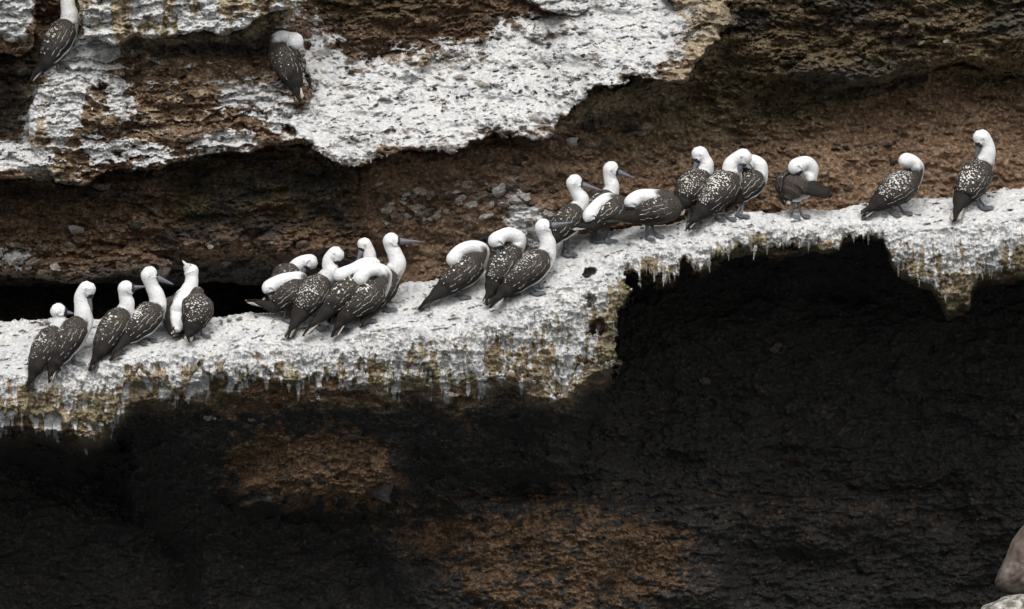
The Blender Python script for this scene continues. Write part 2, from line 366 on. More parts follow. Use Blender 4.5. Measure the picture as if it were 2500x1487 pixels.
DARK_SHADE = np.maximum(DARK_SHADE, blotch([(0,150),(75,150),(70,250),(45,330),(0,335),(-1100,340),(-1100,150)], 0.75, 20))  # painted shade beneath the left top block
dr = ss(-0.2, 0.5, fbm(U / 130, V / 60, 497, 4, 0.6))
DARK_SHADE = np.maximum(DARK_SHADE, blotch([(1750,-1900),(3600,-1900),(3600,180),(2450,170),(2250,230),(2000,250),(1800,170),(1500,300),(1450,340),(1420,270),(1650,220)], 0.75, 60, 1.0, big, 60) * dr)  # darker blotches over the upper right wall
DARK_SHADE = np.maximum(DARK_SHADE, 0.5 * blotch([(880,400),(960,410),(1400,330),(1420,370),(1000,470),(880,470)], 1, 24, 1.0, big, 40) * dr)  # darker band just below the shelf's lip

bx, by = U + 1.2 * wu, V + 0.10 * U + 1.0 * wv
wb1, cb1 = worley(bx / 70, by / 26, 621); wb2, cb2 = worley(bx / 27, by / 12, 623)
blocks = 34 * (cb1 - 0.5) + 17 * (cb2 - 0.5) + 34 * fbm(U / 120, V / 42, 627, 3, 0.55)
earthy = blotch([(880,390),(1390,330),(1640,230),(1850,330),(2100,260),(3600,220),(3600,520),(1200,720),(880,700)], 1, 60)
rock_rel = -cob * (1 - 0.5 * earthy) - (1 - earthy) * (4 * strat + 17 * rough + 6 * fine + 0.9 * ledges) - earthy * (13 * fbm(U / 60, V / 50, 631, 6, 0.6) + 14 * np.clip(0.5 - w3, 0, 1) * (c3 > 0.6) * (0.5 + c3) + 4 * rough) - blocks * (1 - 0.75 * earthy)
white_rel = -guf * (1 - 0.4 * facey) + pit * (1 - facey) - 24 * vert * facey - 15 * fbm(U / 36, V / 30, 571, 5, 0.62, True) * facey
cave_rel = -14 * rough - 5 * strat - 7 * fine - cob * 0.8 - 0.5 * ledges - 0.9 * blocks - 34 * fbm(U / 170, V / 60, 613, 3, 0.5) - 16 * fbm(U / 60, V / 45, 611, 4, 0.6, True)
cave_rel = cave_rel * 0.75
cave_rel = np.where(UNDER, 0.8 * cave_rel - 14 * vert * np.clip(GU, 0, 1), cave_rel)
w_g = np.clip(GU * 1.2 - 0.1, 0, 1)
REL0 = -15 * w_g * (0.4 + crust) * (REG == 0)
w_g = np.where(REG == 1, np.maximum(w_g, 0.75), np.where(REG == 3, w_g * 0.3, w_g))
w_g = np.where(REG == 0, 0.55 * w_g, w_g)
REL = np.where(REG == 3, cave_rel, rock_rel) * (1 - w_g) + white_rel * w_g + REL0
big_rel = 20 * fbm(U / 150, V / 60, 581, 3)
REL = REL + np.where(REG == 0, big_rel, np.where(REG == 3, 1.6 * big_rel, 0.35 * big_rel))
# the hole in the ledge top
for hu, hv, rx, ry, dp in ((1440,664,14,12,90),(925,255,26,9,26),(1460,800,22,18,60),(1440,735,15,15,40)):
    q = ((U - hu) / rx) ** 2 + ((V + 0.35 * (U - hu) - hv) / ry) ** 2 + 1.5 * gn + 0.8 * fbm(U / 9, V / 7, 641, 2)
    REL = REL + dp * ss(1.2, 0.5, q)
DEP = (DEP + REL).astype(np.float32)

def at(u, v, smooth=False, r=4):
    """depth of the rock at a photograph pixel, averaged over a small patch"""
    i = np.searchsorted(us, u); j = np.searchsorted(vs, v)
    f = SMOOTH if smooth else DEP
    return float(np.mean(f[max(j - r, 0):j + r + 1, max(i - r, 0):i + r + 1]))
def near(u, v, r=3):
    i = np.searchsorted(us, u); j = np.searchsorted(vs, v)
    return float(np.min(DEP[max(j - r, 0):j + r + 1, max(i - r, 0):i + r + 1]))

# ------------------------------------------------------------------ materials
def new_mat(name, rough=0.9, spec=0.25):
    m = bpy.data.materials.new(name); m.use_nodes = True
    nt = m.node_tree; b = nt.nodes['Principled BSDF']
    b.inputs['Roughness'].default_value = rough
    b.inputs['Specular IOR Level'].default_value = spec
    return m, nt, b
class N:
    def __init__(s, nt): s.nt = nt
    def add(s, t, **kw):
        n = s.nt.nodes.new(t)
        for k, v in kw.items(): setattr(n, k, v)
        return n
    def link(s, a, b): s.nt.links.new(a, b)
    def mix(s, fac, a, b):
        n = s.add('ShaderNodeMix', data_type='RGBA')
        for sock, val in ((n.inputs[0], fac), (n.inputs[6], a), (n.inputs[7], b)):
            if isinstance(val, (int, float)): sock.default_value = val
            elif isinstance(val, tuple): sock.default_value = (*val, 1)
            else: s.link(val, sock)
        return n.outputs[2]
    def ramp(s, fac, stops):
        n = s.add('ShaderNodeValToRGB'); s.link(fac, n.inputs[0]); e = n.color_ramp.elements
        while len(e) < len(stops): e.new(0.5)
        for i, (p, c) in enumerate(stops):
            e[i].position = p; e[i].color = (*c, 1) if isinstance(c, tuple) else (c, c, c, 1)
        return n.outputs[0]
    def noise(s, vec, scale, detail=5, rough=0.6):
        n = s.add('ShaderNodeTexNoise'); n.inputs['Scale'].default_value = scale; n.inputs['Detail'].default_value = detail
        n.inputs['Roughness'].default_value = rough
        if vec is not None: s.link(vec, n.inputs['Vector'])
        return n.outputs['Fac']
    def math(s, op, a, b):
        n = s.add('ShaderNodeMath', operation=op)
        for sock, val in ((n.inputs[0], a), (n.inputs[1], b)):
            if isinstance(val, (int, float)): sock.default_value = val
            else: s.link(val, sock)
        return n.outputs[0]
    def bump(s, h, dist, strength, b):
        n = s.add('ShaderNodeBump'); n.inputs['Distance'].default_value = dist; n.inputs['Strength'].default_value = strength
        s.link(h, n.inputs['Height']); s.link(n.outputs[0], b.inputs['Normal'])

def rock_material():
    m, nt, b = new_mat('cliff_rock', 0.92, 0.2); n = N(nt)
    co = n.add('ShaderNodeTexCoord').outputs['Object']
    at_ = n.add('ShaderNodeAttribute', attribute_name='cover')
    sep = n.add('ShaderNodeSeparateColor'); n.link(at_.outputs['Color'], sep.inputs[0])
    gu, al, oc = sep.outputs[0], sep.outputs[1], sep.outputs[2]
    dark_shade = at_.outputs['Alpha']
    n1 = n.noise(co, 7, 6, 0.65); n2 = n.noise(co, 38, 5, 0.65); n3 = n.noise(co, 120, 3, 0.6)
    brown = n.ramp(n1, [(0.3, (0.040, 0.025, 0.015)), (0.5, (0.128, 0.078, 0.047)), (0.72, (0.27, 0.185, 0.125))])
    speck = n.ramp(n2, [(0.34, (0.026, 0.019, 0.013)), (0.5, (0.120, 0.076, 0.048)), (0.64, (0.38, 0.285, 0.20))])
    c = n.mix(0.5, brown, speck)  # contrast also paints tan highlights and black crevices into the brown
    ru = n.add('ShaderNodeAttribute', attribute_name='rust').outputs['Fac']
    rusty = n.ramp(n2, [(0.32, (0.026, 0.017, 0.011)), (0.48, (0.140, 0.085, 0.049)), (0.66, (0.32, 0.22, 0.14))])
    c = n.mix(n.math('MULTIPLY', ru, 0.8), c, rusty)
    olive = n.ramp(n2, [(0.35, (0.028, 0.026, 0.013)), (0.55, (0.075, 0.066, 0.031)), (0.70, (0.20, 0.175, 0.11))])
    c = n.mix(n.math('MULTIPLY', al, 0.85), c, olive)
    shaded_rock = n.ramp(n2, [(0.34, (0.026, 0.027, 0.029)), (0.56, (0.046, 0.046, 0.045)), (0.72, (0.125, 0.116, 0.10))])  # tone for dark rock and for shade painted in recesses
    c = n.mix(n.math('MULTIPLY', dark_shade, 0.95), c, shaded_rock)
    ochre = n.ramp(n2, [(0.33, (0.22, 0.16, 0.10)), (0.5, (0.46, 0.37, 0.25)), (0.66, (0.62, 0.55, 0.43))])
    c = n.mix(oc, c, ochre)
    olive2 = n.ramp(n1, [(0.35, (0.055, 0.05, 0.02)), (0.65, (0.20, 0.17, 0.075))])
    c = n.mix(n.math('MULTIPLY', n.math('MULTIPLY', al, oc), 0.85), c, olive2)
    white = n.ramp(n.math('ADD', n.math('MULTIPLY', n2, 0.65), n.math('MULTIPLY', n1, 0.35)), [(0.33, (0.22, 0.215, 0.205)), (0.45, (0.50, 0.50, 0.495)), (0.59, (0.70, 0.705, 0.71))])
    warm = n.ramp(n1, [(0.50, (1, 1, 1)), (0.72, (0.94, 0.88, 0.76))])
    mul = n.add('ShaderNodeMix', data_type='RGBA', blend_type='MULTIPLY'); mul.inputs[0].default_value = 0.7
    n.link(white, mul.inputs[6]); n.link(warm, mul.inputs[7])
    gfac = n.math('ADD', gu, n.math('MULTIPLY', n.math('SUBTRACT', n3, 0.5), 0.7))
    gfac = n.ramp(gfac, [(0.24, 0.0), (0.70, 1.0)])
    c = n.mix(gfac, c, mul.outputs[2])
    n.link(c, b.inputs['Base Color'])
    h = n.math('ADD', n.math('MULTIPLY', n2, 1.0), n.math('MULTIPLY', n3, 0.45))
    n.bump(h, 0.02, 0.55, b)
    return m
M_ROCK = rock_material()

def simple_noise_mat(name, stops, scale=30, rough=0.9, bump=0.006, spec=0.2, stretch=None):
    m, nt, b = new_mat(name, rough, spec); n = N(nt)
    co = n.add('ShaderNodeTexCoord').outputs['Object']
    if stretch:
        mp = n.add('ShaderNodeMapping'); mp.inputs['Scale'].default_value = stretch; n.link(co, mp.inputs[0]); co = mp.outputs[0]
    info = n.add('ShaderNodeObjectInfo')
    f = n.noise(co, scale, 6, 0.65)
    f2 = n.math('ADD', f, n.math('MULTIPLY', n.math('SUBTRACT', info.outputs['Random'], 0.5), 0.22))
    n.link(n.ramp(f2, stops), b.inputs['Base Color'])
    n.bump(f, bump, 0.8, b)
    return m
M_STONE = simple_noise_mat('embedded_stone', [(0.28, (0.06, 0.045, 0.033)), (0.46, (0.20, 0.15, 0.11)), (0.66, (0.42, 0.355, 0.29))], 2.6, 0.9, 0.4)
M_STONE_DARK = simple_noise_mat('dark_stone', [(0.3, (0.03, 0.027, 0.022)), (0.5, (0.085, 0.07, 0.05)), (0.72, (0.2, 0.17, 0.13))], 2.6, 0.9, 0.4)
M_STONE_PALE = simple_noise_mat('bleached_stone', [(0.26, (0.20, 0.165, 0.13)), (0.44, (0.50, 0.44, 0.37)), (0.60, (0.76, 0.74, 0.70))], 2.6, 0.9, 0.4)
M_DRIP = simple_noise_mat('guano_crust', [(0.3, (0.16, 0.14, 0.09)), (0.46, (0.48, 0.44, 0.36)), (0.62, (0.78, 0.78, 0.76))], 0.9, 0.9, 0.3)
M_RED = simple_noise_mat('red_crust', [(0.3, (0.035, 0.012, 0.012)), (0.6, (0.085, 0.022, 0.02))], 2.6)
M_SLAB = simple_noise_mat('grey_slab', [(0.3, (0.03, 0.028, 0.025)), (0.6, (0.065, 0.061, 0.055))], 10)
M_BOULDER = simple_noise_mat('striped_boulder', [(0.36, (0.075, 0.055, 0.047)), (0.47, (0.15, 0.118, 0.1)), (0.55, (0.20, 0.18, 0.16)), (0.68, (0.38, 0.355, 0.32))], 4.5, 0.85, 0.05, 0.25, (0.6, 1.0, 0.35))
M_BOULDER2 = simple_noise_mat('pale_boulder', [(0.34, (0.14, 0.13, 0.11)), (0.47, (0.46, 0.44, 0.40)), (0.64, (0.72, 0.71, 0.68))], 15, 0.9, 0.03)

def water_material():
    m, nt, b = new_mat('sea_water', 0.12, 0.5); n = N(nt)
    co = n.add('ShaderNodeTexCoord').outputs['Object']
    f = n.noise(co, 0.5, 6, 0.6)
    n.link(n.ramp(f, [(0.3, (0.010, 0.020, 0.022)), (0.7, (0.022, 0.040, 0.042))]), b.inputs['Base Color'])
    n.bump(f, 0.3, 0.6, b)
    return m

# ------------------------------------------------------------------ build the setting
def link(o, parent=None):
    SC.collection.objects.link(o)
    if parent: o.parent = parent
    return o
def tag(o, label=None, cat=None, group=None, kind=None):
    if label: o['label'] = label
    if cat: o['category'] = cat
    if group: o['group'] = group
    if kind: o['kind'] = kind

XYZ = P(U, V, DEP).reshape(-1, 3).astype(np.float32)
COVER = np.stack([GU, AL, OC, DARK_SHADE], -1).reshape(-1, 4).astype(np.float32)
idx = np.arange(NU * NV).reshape(NV, NU)
quads = np.stack([idx[:-1, :-1], idx[1:, :-1], idx[1:, 1:], idx[:-1, 1:]], -1).reshape(-1, 4)
qreg = REG[:-1, :-1].reshape(-1)
def np_mesh(name, verts, faces, k):
    me = bpy.data.meshes.new(name)
    me.vertices.add(len(verts)); me.vertices.foreach_set('co', np.ascontiguousarray(verts, np.float32).ravel())
    me.loops.add(faces.size); me.loops.foreach_set('vertex_index', np.ascontiguousarray(faces, np.int32).ravel())
    me.polygons.add(len(faces)); me.polygons.foreach_set('loop_start', np.arange(0, faces.size, k, dtype=np.int32))
    me.update(calc_edges=True)
    return me
REGION = {}
for r, nm, lab in ((0, 'cliff_face', 'brown conglomerate cliff face with olive and dark bands behind the birds'),
                   (1, 'main_ledge', 'long sloping rock ledge thick with white guano and hanging drips'),
                   (2, 'cliff_shelf', 'broad tilted white guano shelf higher up the cliff'),
                   (3, 'sea_cave', 'dark shaded rock wall of the sea cave under the ledge')):
    f = quads[qreg == r]
    used, inv = np.unique(f, return_inverse=True)
    me = np_mesh(nm, XYZ[used], inv.reshape(-1, 4), 4)
    me.attributes.new('rust', 'FLOAT', 'POINT').data.foreach_set('value', RUST.reshape(-1)[used].astype(np.float32))
    a = me.color_attributes.new('cover', 'FLOAT_COLOR', 'POINT')
    a.data.foreach_set('color', COVER[used].ravel())
    me.materials.append(M_ROCK)
    REGION[r] = link(bpy.data.objects.new(nm, me))
    tag(REGION[r], lab, None, None, 'structure')

sea_me = bpy.data.meshes.new('sea')
sea_me.from_pydata([(-800, -800, 0), (800, -800, 0), (800, 60, 0), (-800, 60, 0)], [], [(0, 1, 2, 3)])
sea_me.materials.append(water_material())
tag(link(bpy.data.objects.new('sea', sea_me)), 'dark sea below the cliff', None, None, 'structure')

# ------------------------------------------------------------------ stones set in the rock
import bmesh
def stone_mesh(seed, flat=0.6, detail=2):
    bm = bmesh.new(); bmesh.ops.create_icosphere(bm, subdivisions=detail, radius=1)
    for v in bm.verts:
        k = mnoise.noise(v.co * 1.1 + Vector((seed * 7.3, 0, 0))) * 0.75 + mnoise.noise(v.co * 2.6 + Vector((0, seed * 3.1, 0))) * 0.45
        v.co *= 1 + k
        v.co.z *= flat
    me = bpy.data.meshes.new('stone'); bm.to_mesh(me); bm.free()
    for p in me.polygons: p.use_smooth = False
    return me
STONES = {}
for key, mat in (('b', M_STONE), ('d', M_STONE_DARK), ('p', M_STONE_PALE), ('r', M_RED)):
    STONES[key] = []
    for k in range(5):
        me = stone_mesh(k + 1, 0.35 + 0.1 * k); me.materials.append(mat); STONES[key].append(me)
def put_stone(u, v, r, key, reg=0, sink=0.2, flat=1.0):
    o = bpy.data.objects.new('stone', random.choice(STONES[key]))
    p = P(np.float64(u), np.float64(v), near(u, v, 2) - r * sink)
    o.location = p
    o.rotation_euler = (random.uniform(-.5, .5), random.uniform(-.5, .5), random.uniform(0, 6.28))
    o.scale = tuple(r * S * k for k in (random.uniform(.9, 1.35), random.uniform(.8, 1.1), random.uniform(.75, 1.15) * flat))
    link(o, REGION[reg]); return o
for (u, v, r, k) in ((1025,468,13,'p'),(1010,480,9,'b'),(1052,478,12,'b'),(1078,482,11,'b'),(1100,474,12,'b'),(1140,460,16,'b'),(1122,490,15,'p'),(1150,500,13,'p'),
                     (1172,475,12,'b'),(1222,465,21,'p'),(1205,452,15,'b'),(1250,455,11,'b'),(1196,500,11,'p'),(1185,528,13,'p'),(1230,500,14,'p'),(1262,490,13,'p'),
                     (1285,482,11,'p'),(945,510,17,'p'),(980,468,12,'b'),(1015,508,15,'p'),(1040,522,12,'b'),(1065,528,11,'p'),(1090,516,9,'p'),(965,528,13,'b'),
                     (915,475,12,'d'),(1255,415,14,'b'),(1285,455,12,'b'),(1150,545,14,'b'),(1185,580,12,'d'),(1245,560,14,'p'),(1275,580,12,'p'),(1300,560,12,'p'),
                     (1320,545,13,'p'),(1340,525,12,'p'),(1290,540,10,'p'),(1225,600,10,'d'),(1265,392,12,'b'),(1395,345,16,'p'),(1350,465,10,'b'),(1290,625,10,'b'),
                     (1440,310,18,'d'),(1575,318,19,'b'),(1545,312,14,'d'),(1480,350,15,'d'),(1860,400,14,'d'),(1200,55,17,'b'),(870,400,8,'p'),(1105,370,9,'p'),
                     (45,600,20,'b'),(110,610,16,'b'),(170,600,14,'p'),(85,640,15,'b'),(135,650,14,'p'),(30,630,16,'p'),(190,560,18,'p'),(225,470,17,'d'),(250,455,14,'p'),
                     (100,425,20,'b'),(512,602,7,'p'),(380,515,17,'b'),(330,550,14,'d'),(620,565,12,'d'),(740,595,15,'b'),(610,545,15,'d'),(665,610,12,'d'),(420,580,12,'d'),
                     (2095,145,11,'b'),(2000,240,12,'d'),(2310,100,8,'p'),(2248,105,7,'p'),(2260,130,7,'b'),(1735,165,9,'b'),(2050,30,10,'d')):
    put_stone(u, v, r * 1.2, k, 0, 0.35)
def inside(u, v, pts):
    c = False
    for (x0, y0), (x1, y1) in zip(pts, pts[1:] + pts[:1]):
        if (y0 > v) != (y1 > v) and u < (x1 - x0) * (v - y0) / (y1 - y0) + x0: c = not c
    return c
def scatter(n, pts, keys, r0, r1, reg=0, flat=0.8):
    xs = [p[0] for p in pts]; ys = [p[1] for p in pts]; k = 0
    while k < n:
        u, v = random.uniform(min(xs), max(xs)), random.uniform(min(ys), max(ys))
        if inside(u, v, pts):
            put_stone(u, v, r0 + (r1 - r0) * random.random() ** 2, random.choice(keys), reg, 0.1, flat); k += 1
scatter(55, [(890,400),(1380,350),(1420,430),(1300,470),(1180,640),(1050,670),(930,560)], 'bbdp', 5, 11)
scatter(75, [(1420,290),(1900,220),(2490,240),(2490,450),(2280,480),(2060,505),(1850,490),(1500,380)], 'bbdd', 5, 13)
scatter(40, [(230,140),(740,130),(740,350),(300,400),(230,300)], 'bbpd', 4, 9)
scatter(30, [(760,60),(1250,40),(1150,95),(900,140)], 'bdd', 4, 9)
scatter(60, [(780,120),(1000,190),(1250,110),(1600,40),(1580,160),(1330,300),(1000,350),(850,360),(760,280)], 'ddb', 3.0, 7.5, 2)
scatter(46, [(985,455),(1140,440),(1300,445),(1320,490),(1240,520),(1100,535),(930,545),(925,505)], 'ppbb', 7, 15)
scatter(26, [(-20,590),(150,565),(260,620),(300,660),(120,672),(0,660)], 'bbpd', 5, 12)
scatter(30, [(300,560),(860,540),(860,640),(420,650)], 'bdd', 4, 11)
# white lumps lying at the back of the ledge
for (u, v, r) in ((585,776,8),(560,780,7),(625,770,6),(115,786,9),(100,790,6),(540,786,6),(1160,684,5),(775,765,6)):
    put_stone(u, v, r, 'p', 1, 0.6)
# stones and crust in the cave
put_stone(1937, 1120, 12, 'r', 3)['label'] = 'dull red patch on the black cave wall'
for (u, v, r, k) in ((1895,850,18,'b'),(1965,875,16,'d'),(1655,830,9,'b'),(1720,930,14,'b'),(1745,915,9,'b'),(1990,790,9,'d'),(1780,960,8,'b'),(2275,780,9,'b'),(2175,1405,14,'d'),
                     (2135,1430,6,'b'),(860,1065,18,'b'),(700,1170,15,'d'),(745,1180,14,'d'),(780,1170,12,'d'),(510,1020,11,'p'),(615,1025,10,'p'),(1105,965,12,'p')):
    put_stone(u, v, r, k, 3)

# ------------------------------------------------------------------ drips of guano hanging from the ledge
def drip_mesh(seed):
    """a crust of guano that runs down and thins to one or two ragged points"""
    rr = random.Random(seed); verts = []; faces = []
    def strand(x, y, z, L, w):
        n = 6; st = 9; i0 = len(verts)
        for i in range(st):
            t = i / (st - 1)
            r = w * (1 - t) ** 0.85 * (1 + 0.35 * math.sin(7 * t + seed * 2.1 + x)) + 0.07
            x += rr.uniform(-.16, .16); y += rr.uniform(-.08, .08)
            for k in range(n):
                a = 6.283 * k / n; q = r * rr.uniform(.75, 1.25)
                verts.append((x + q * math.cos(a), y + 0.8 * q * math.sin(a), z - t * L))
        for i in range(st - 1):
            for k in range(n):
                faces.append((i0 + i * n + k, i0 + (i + 1) * n + k, i0 + (i + 1) * n + (k + 1) % n, i0 + i * n + (k + 1) % n))
        faces.append(tuple(i0 + (st - 1) * n + k for k in range(n)))
    strand(0, 0, 0, 10, 1.2)
    strand(rr.uniform(-1.3, -.7), 0.1, 0.4, rr.uniform(4, 7), 1.0)
    if seed % 2: strand(rr.uniform(.7, 1.4), 0.1, 0.8, rr.uniform(3, 8), .9)
    me = bpy.data.meshes.new('guano_drip'); me.from_pydata(verts, [], faces); me.materials.append(M_DRIP)
    return me
DRIPS = [drip_mesh(k) for k in range(9)]
J = lambda v: int(np.searchsorted(vs, v))
for k in range(52):
    u = random.uniform(0, 2500) if k % 3 == 0 else random.uniform(1550, 2500)
    if 1500 < u < 1552 or 2150 < u < 2190: continue
    i = int(np.searchsorted(us, u))
    L = random.choice((7, 9, 12, 16, 22, 30)) * random.uniform(.8, 1.2)
    w = random.uniform(1.8, 3.8)
    v0 = float(edge[J(float(E(u))), i]) - random.uniform(5, 14)
    o = bpy.data.objects.new('guano_drip', random.choice(DRIPS))
    o.location = P(np.float64(u), np.float64(v0), min(near(u, v0 - 6, 3), 40) + 1.5)
    o.scale = (w * S, w * S, L * S / 10)
    o.rotation_euler = (random.uniform(-.12, .12), random.uniform(-.14, .14), random.uniform(-.6, .6))
    link(o, REGION[1])
for k in range(14):
    u = random.uniform(765, 1120); v0 = float(lowedge(u)) - 5
    o = bpy.data.objects.new('guano_drip', random.choice(DRIPS))
    o.location = P(np.float64(u), np.float64(v0), near(u, v0, 2) + 1.0)
    o.scale = (2.6 * S, 2.6 * S, random.uniform(8, 16) * S / 10)
    link(o, REGION[2])

# ------------------------------------------------------------------ loose rocks low down
def boulder(name, pts, thick, d, mat, label, seed):
    """a rock with a traced outline and a rounded, knobbly front"""
    p = np.array(pts, float); c = p.mean(0); n = 96
    ang = np.linspace(0, 2 * np.pi, len(p), endpoint=False)
    q = np.concatenate([p, p[:1]]); tt = np.linspace(0, len(p), n, endpoint=False)
    ring = np.stack([np.interp(tt, np.arange(len(p) + 1), q[:, 0]), np.interp(tt, np.arange(len(p) + 1), q[:, 1])], -1)
    rows = 26; verts = []; faces = []
    for side in (-1, 1):
        base = len(verts)
        for i in range(rows + 1):
            a = (i / rows) * math.pi / 2
            k = math.cos(a) ** 0.75; h = math.sin(a)
            for x, y in c + (ring - c) * max(k, 0.001):
                z = d + side * thick * h
                nz = mnoise.noise(Vector((x / 34, y / 34, seed))) * 12 + mnoise.noise(Vector((x / 12, y / 12, seed))) * 5 + mnoise.noise(Vector((x / 5, y / 5, seed))) * 2
                verts.append(tuple(P(np.float64(x), np.float64(y), z + side * nz * h)))
        for i in range(rows):
            for k in range(n):
                f = (base + i * n + k, base + i * n + (k + 1) % n, base + (i + 1) * n + (k + 1) % n, base + (i + 1) * n + k)
                faces.append(f if side < 0 else f[::-1])
    v = np.array(verts); o0 = np.array(P(np.float64(c[0]), np.float64(max(p[:, 1])), d))
    me = bpy.data.meshes.new(name); me.from_pydata([tuple(x) for x in v - o0], [], faces); me.materials.append(mat)
    for f in me.polygons: f.use_smooth = True
    o = link(bpy.data.objects.new(name, me)); o.location = o0
    tag(o, label, 'rock', 'rocks at the foot of the cave')
    return o
boulder('boulder', [(2640,1240),(2520,1262),(2492,1290),(2470,1320),(2455,1360),(2440,1390),(2428,1420),(2432,1435),(2445,1443),(2470,1452),(2520,1462),(2660,1470),(2720,1350)],
        80, 60, M_BOULDER, 'brown and grey striped boulder leaning at the bottom right corner', 3.0)
boulder('boulder', [(2360,1560),(2385,1500),(2400,1478),(2430,1468),(2450,1456),(2490,1450),(2540,1448),(2680,1470),(2700,1600),(2500,1640)],
        90, 10, M_BOULDER2, 'whitish weathered boulder lying under the striped boulder', 9.0)
boulder('rock_slab', [(876,1190),(900,1178),(930,1168),(955,1162),(968,1172),(958,1195),(950,1215),(955,1232),(930,1225),(905,1212),(888,1200)],
        16, at(920, 1195) - 12, M_SLAB, 'angular pale grey slab jutting from the brown cave wall', 5.0)

# ------------------------------------------------------------------ birds
def plumage_material():
    m, nt, b = new_mat('white_and_brown_plumage', 0.75, 0.2); n = N(nt)
    at_ = n.add('ShaderNodeAttribute', attribute_name='dark')
    co = n.add('ShaderNodeTexCoord').outputs['Object']
    f = n.noise(co, 60, 4, 0.6)
    white = n.ramp(f, [(0.28, (0.66, 0.655, 0.64)), (0.45, (0.79, 0.79, 0.785)), (0.7, (0.86, 0.86, 0.86))])
    v = n.add('ShaderNodeTexVoronoi', feature='DISTANCE_TO_EDGE'); v.inputs['Scale'].default_value = 95; n.link(co, v.inputs['Vector'])
    dark = n.ramp(v.outputs['Distance'], [(0.0, (0.13, 0.108, 0.087)), (0.10, (0.042, 0.033, 0.027)), (0.4, (0.022, 0.017, 0.0135))])
    n.link(n.mix(at_.outputs['Fac'], white, dark), b.inputs['Base Color'])
    n.bump(n.math('ADD', f, n.math('MULTIPLY', n.noise(co, 160, 3, 0.6), 0.5)), 0.008, 0.8, b)
    return m
def wing_material():
    m, nt, b = new_mat('brown_wing_feathers', 0.7, 0.25); n = N(nt)
    uv = n.add('ShaderNodeUVMap', uv_map='feather').outputs[0]
    mp = n.add('ShaderNodeMapping'); mp.inputs['Scale'].default_value = (38, 21, 1); n.link(uv, mp.inputs[0])
    v = n.add('ShaderNodeTexVoronoi', feature='DISTANCE_TO_EDGE'); v.inputs['Scale'].default_value = 1.0; n.link(mp.outputs[0], v.inputs['Vector'])
    mp2 = n.add('ShaderNodeMapping'); mp2.inputs['Scale'].default_value = (3, 40, 1); n.link(uv, mp2.inputs[0])
    barbs = n.noise(mp2.outputs[0], 1.0, 4, 0.6)
    big_ = n.noise(uv, 5.0, 3, 0.6)
    sx = n.add('ShaderNodeSeparateXYZ'); n.link(uv, sx.inputs[0])
    scal = n.ramp(v.outputs['Distance'], [(0.0, (0.17, 0.148, 0.125)), (0.06, (0.042, 0.034, 0.029)), (0.18, (0.012, 0.0096, 0.008))])
    prim = n.ramp(barbs, [(0.3, (0.008, 0.0065, 0.0055)), (0.6, (0.017, 0.0138, 0.0118)), (0.8, (0.045, 0.037, 0.031))])
    fac = n.ramp(n.math('ADD', n.math('ADD', sx.outputs[0], n.math('MULTIPLY', sx.outputs[1], 0.35)), n.math('MULTIPLY', big_, 0.25)), [(0.62, 0.0), (0.80, 1.0)])
    n.link(n.mix(fac, scal, prim), b.inputs['Base Color'])
    n.bump(n.math('ADD', v.outputs['Distance'], barbs), 0.004, 0.7, b)
    return m
def plain(name, col, rough=0.6, spec=0.3, scale=90, var=0.35):
    return simple_noise_mat(name, [(0.3, tuple(c * (1 - var) for c in col)), (0.7, tuple(min(1, c * (1 + var)) for c in col))], scale, rough, 0.001, spec)
M_PLUM, M_WING = plumage_material(), wing_material()
M_PALE = plain('pale_feather_tips', (0.62, 0.60, 0.56), 0.8, 0.2, 60, 0.25)
M_TAIL = plain('dark_tail_feathers', (0.030, 0.026, 0.023), 0.7)
M_TAILP = plain('pale_tail_feathers', (0.40, 0.36, 0.31), 0.75)
M_BILL = plain('grey_bill', (0.125, 0.125, 0.145), 0.45, 0.4)
M_MASK = plain('dark_face_skin', (0.028, 0.028, 0.035), 0.5)
M_EYE = plain('dark_eye', (0.01, 0.01, 0.012), 0.2, 0.5)
M_LEG = plain('blue_grey_leg', (0.10, 0.107, 0.118), 0.6)

def catmull(pts, rad, per=9):
    """smooth path with radii through control points"""
    p = np.array(pts, float); r = np.array(rad, float)
    p = np.concatenate([[2 * p[0] - p[1]], p, [2 * p[-1] - p[-2]]]); r = np.concatenate([[r[0]], r, [r[-1]]])
    out = []; ro = []; seg = []
    for i in range(1, len(p) - 2):
        for k in range(per):
            t = k / per
            a, b, c, d = p[i - 1], p[i], p[i + 1], p[i + 2]
            out.append(0.5 * (2 * b + (c - a) * t + (2 * a - 5 * b + 4 * c - d) * t * t + (3 * b - a - 3 * c + d) * t ** 3))
            s = t * t * (3 - 2 * t)
            ro.append(r[i] * (1 - s) + r[i + 1] * s); seg.append(i - 1 + t)
    out.append(p[-2]); ro.append(r[-2]); seg.append(len(p) - 3)
    return np.array(out), np.array(ro), np.array(seg)
def norm(v): return v / (np.linalg.norm(v) + 1e-9)
def frames(path, d0, i0):
    """tangents and dorsal vectors carried along the path from index i0"""
    n = len(path); T = np.zeros((n, 3)); Dv = np.zeros((n, 3))
    for i in range(n):
        T[i] = norm(path[min(i + 1, n - 1)] - path[max(i - 1, 0)])
    Dv[i0] = norm(d0 - T[i0] * np.dot(d0, T[i0]))
    for i in range(i0 + 1, n): Dv[i] = norm(Dv[i - 1] - T[i] * np.dot(Dv[i - 1], T[i]))
    for i in range(i0 - 1, -1, -1): Dv[i] = norm(Dv[i + 1] - T[i] * np.dot(Dv[i + 1], T[i]))
    return T, Dv
def to_world(v, base):
    v = np.asarray(v, float)
    return P(v[:, 0], -v[:, 2], v[:, 1]) - base
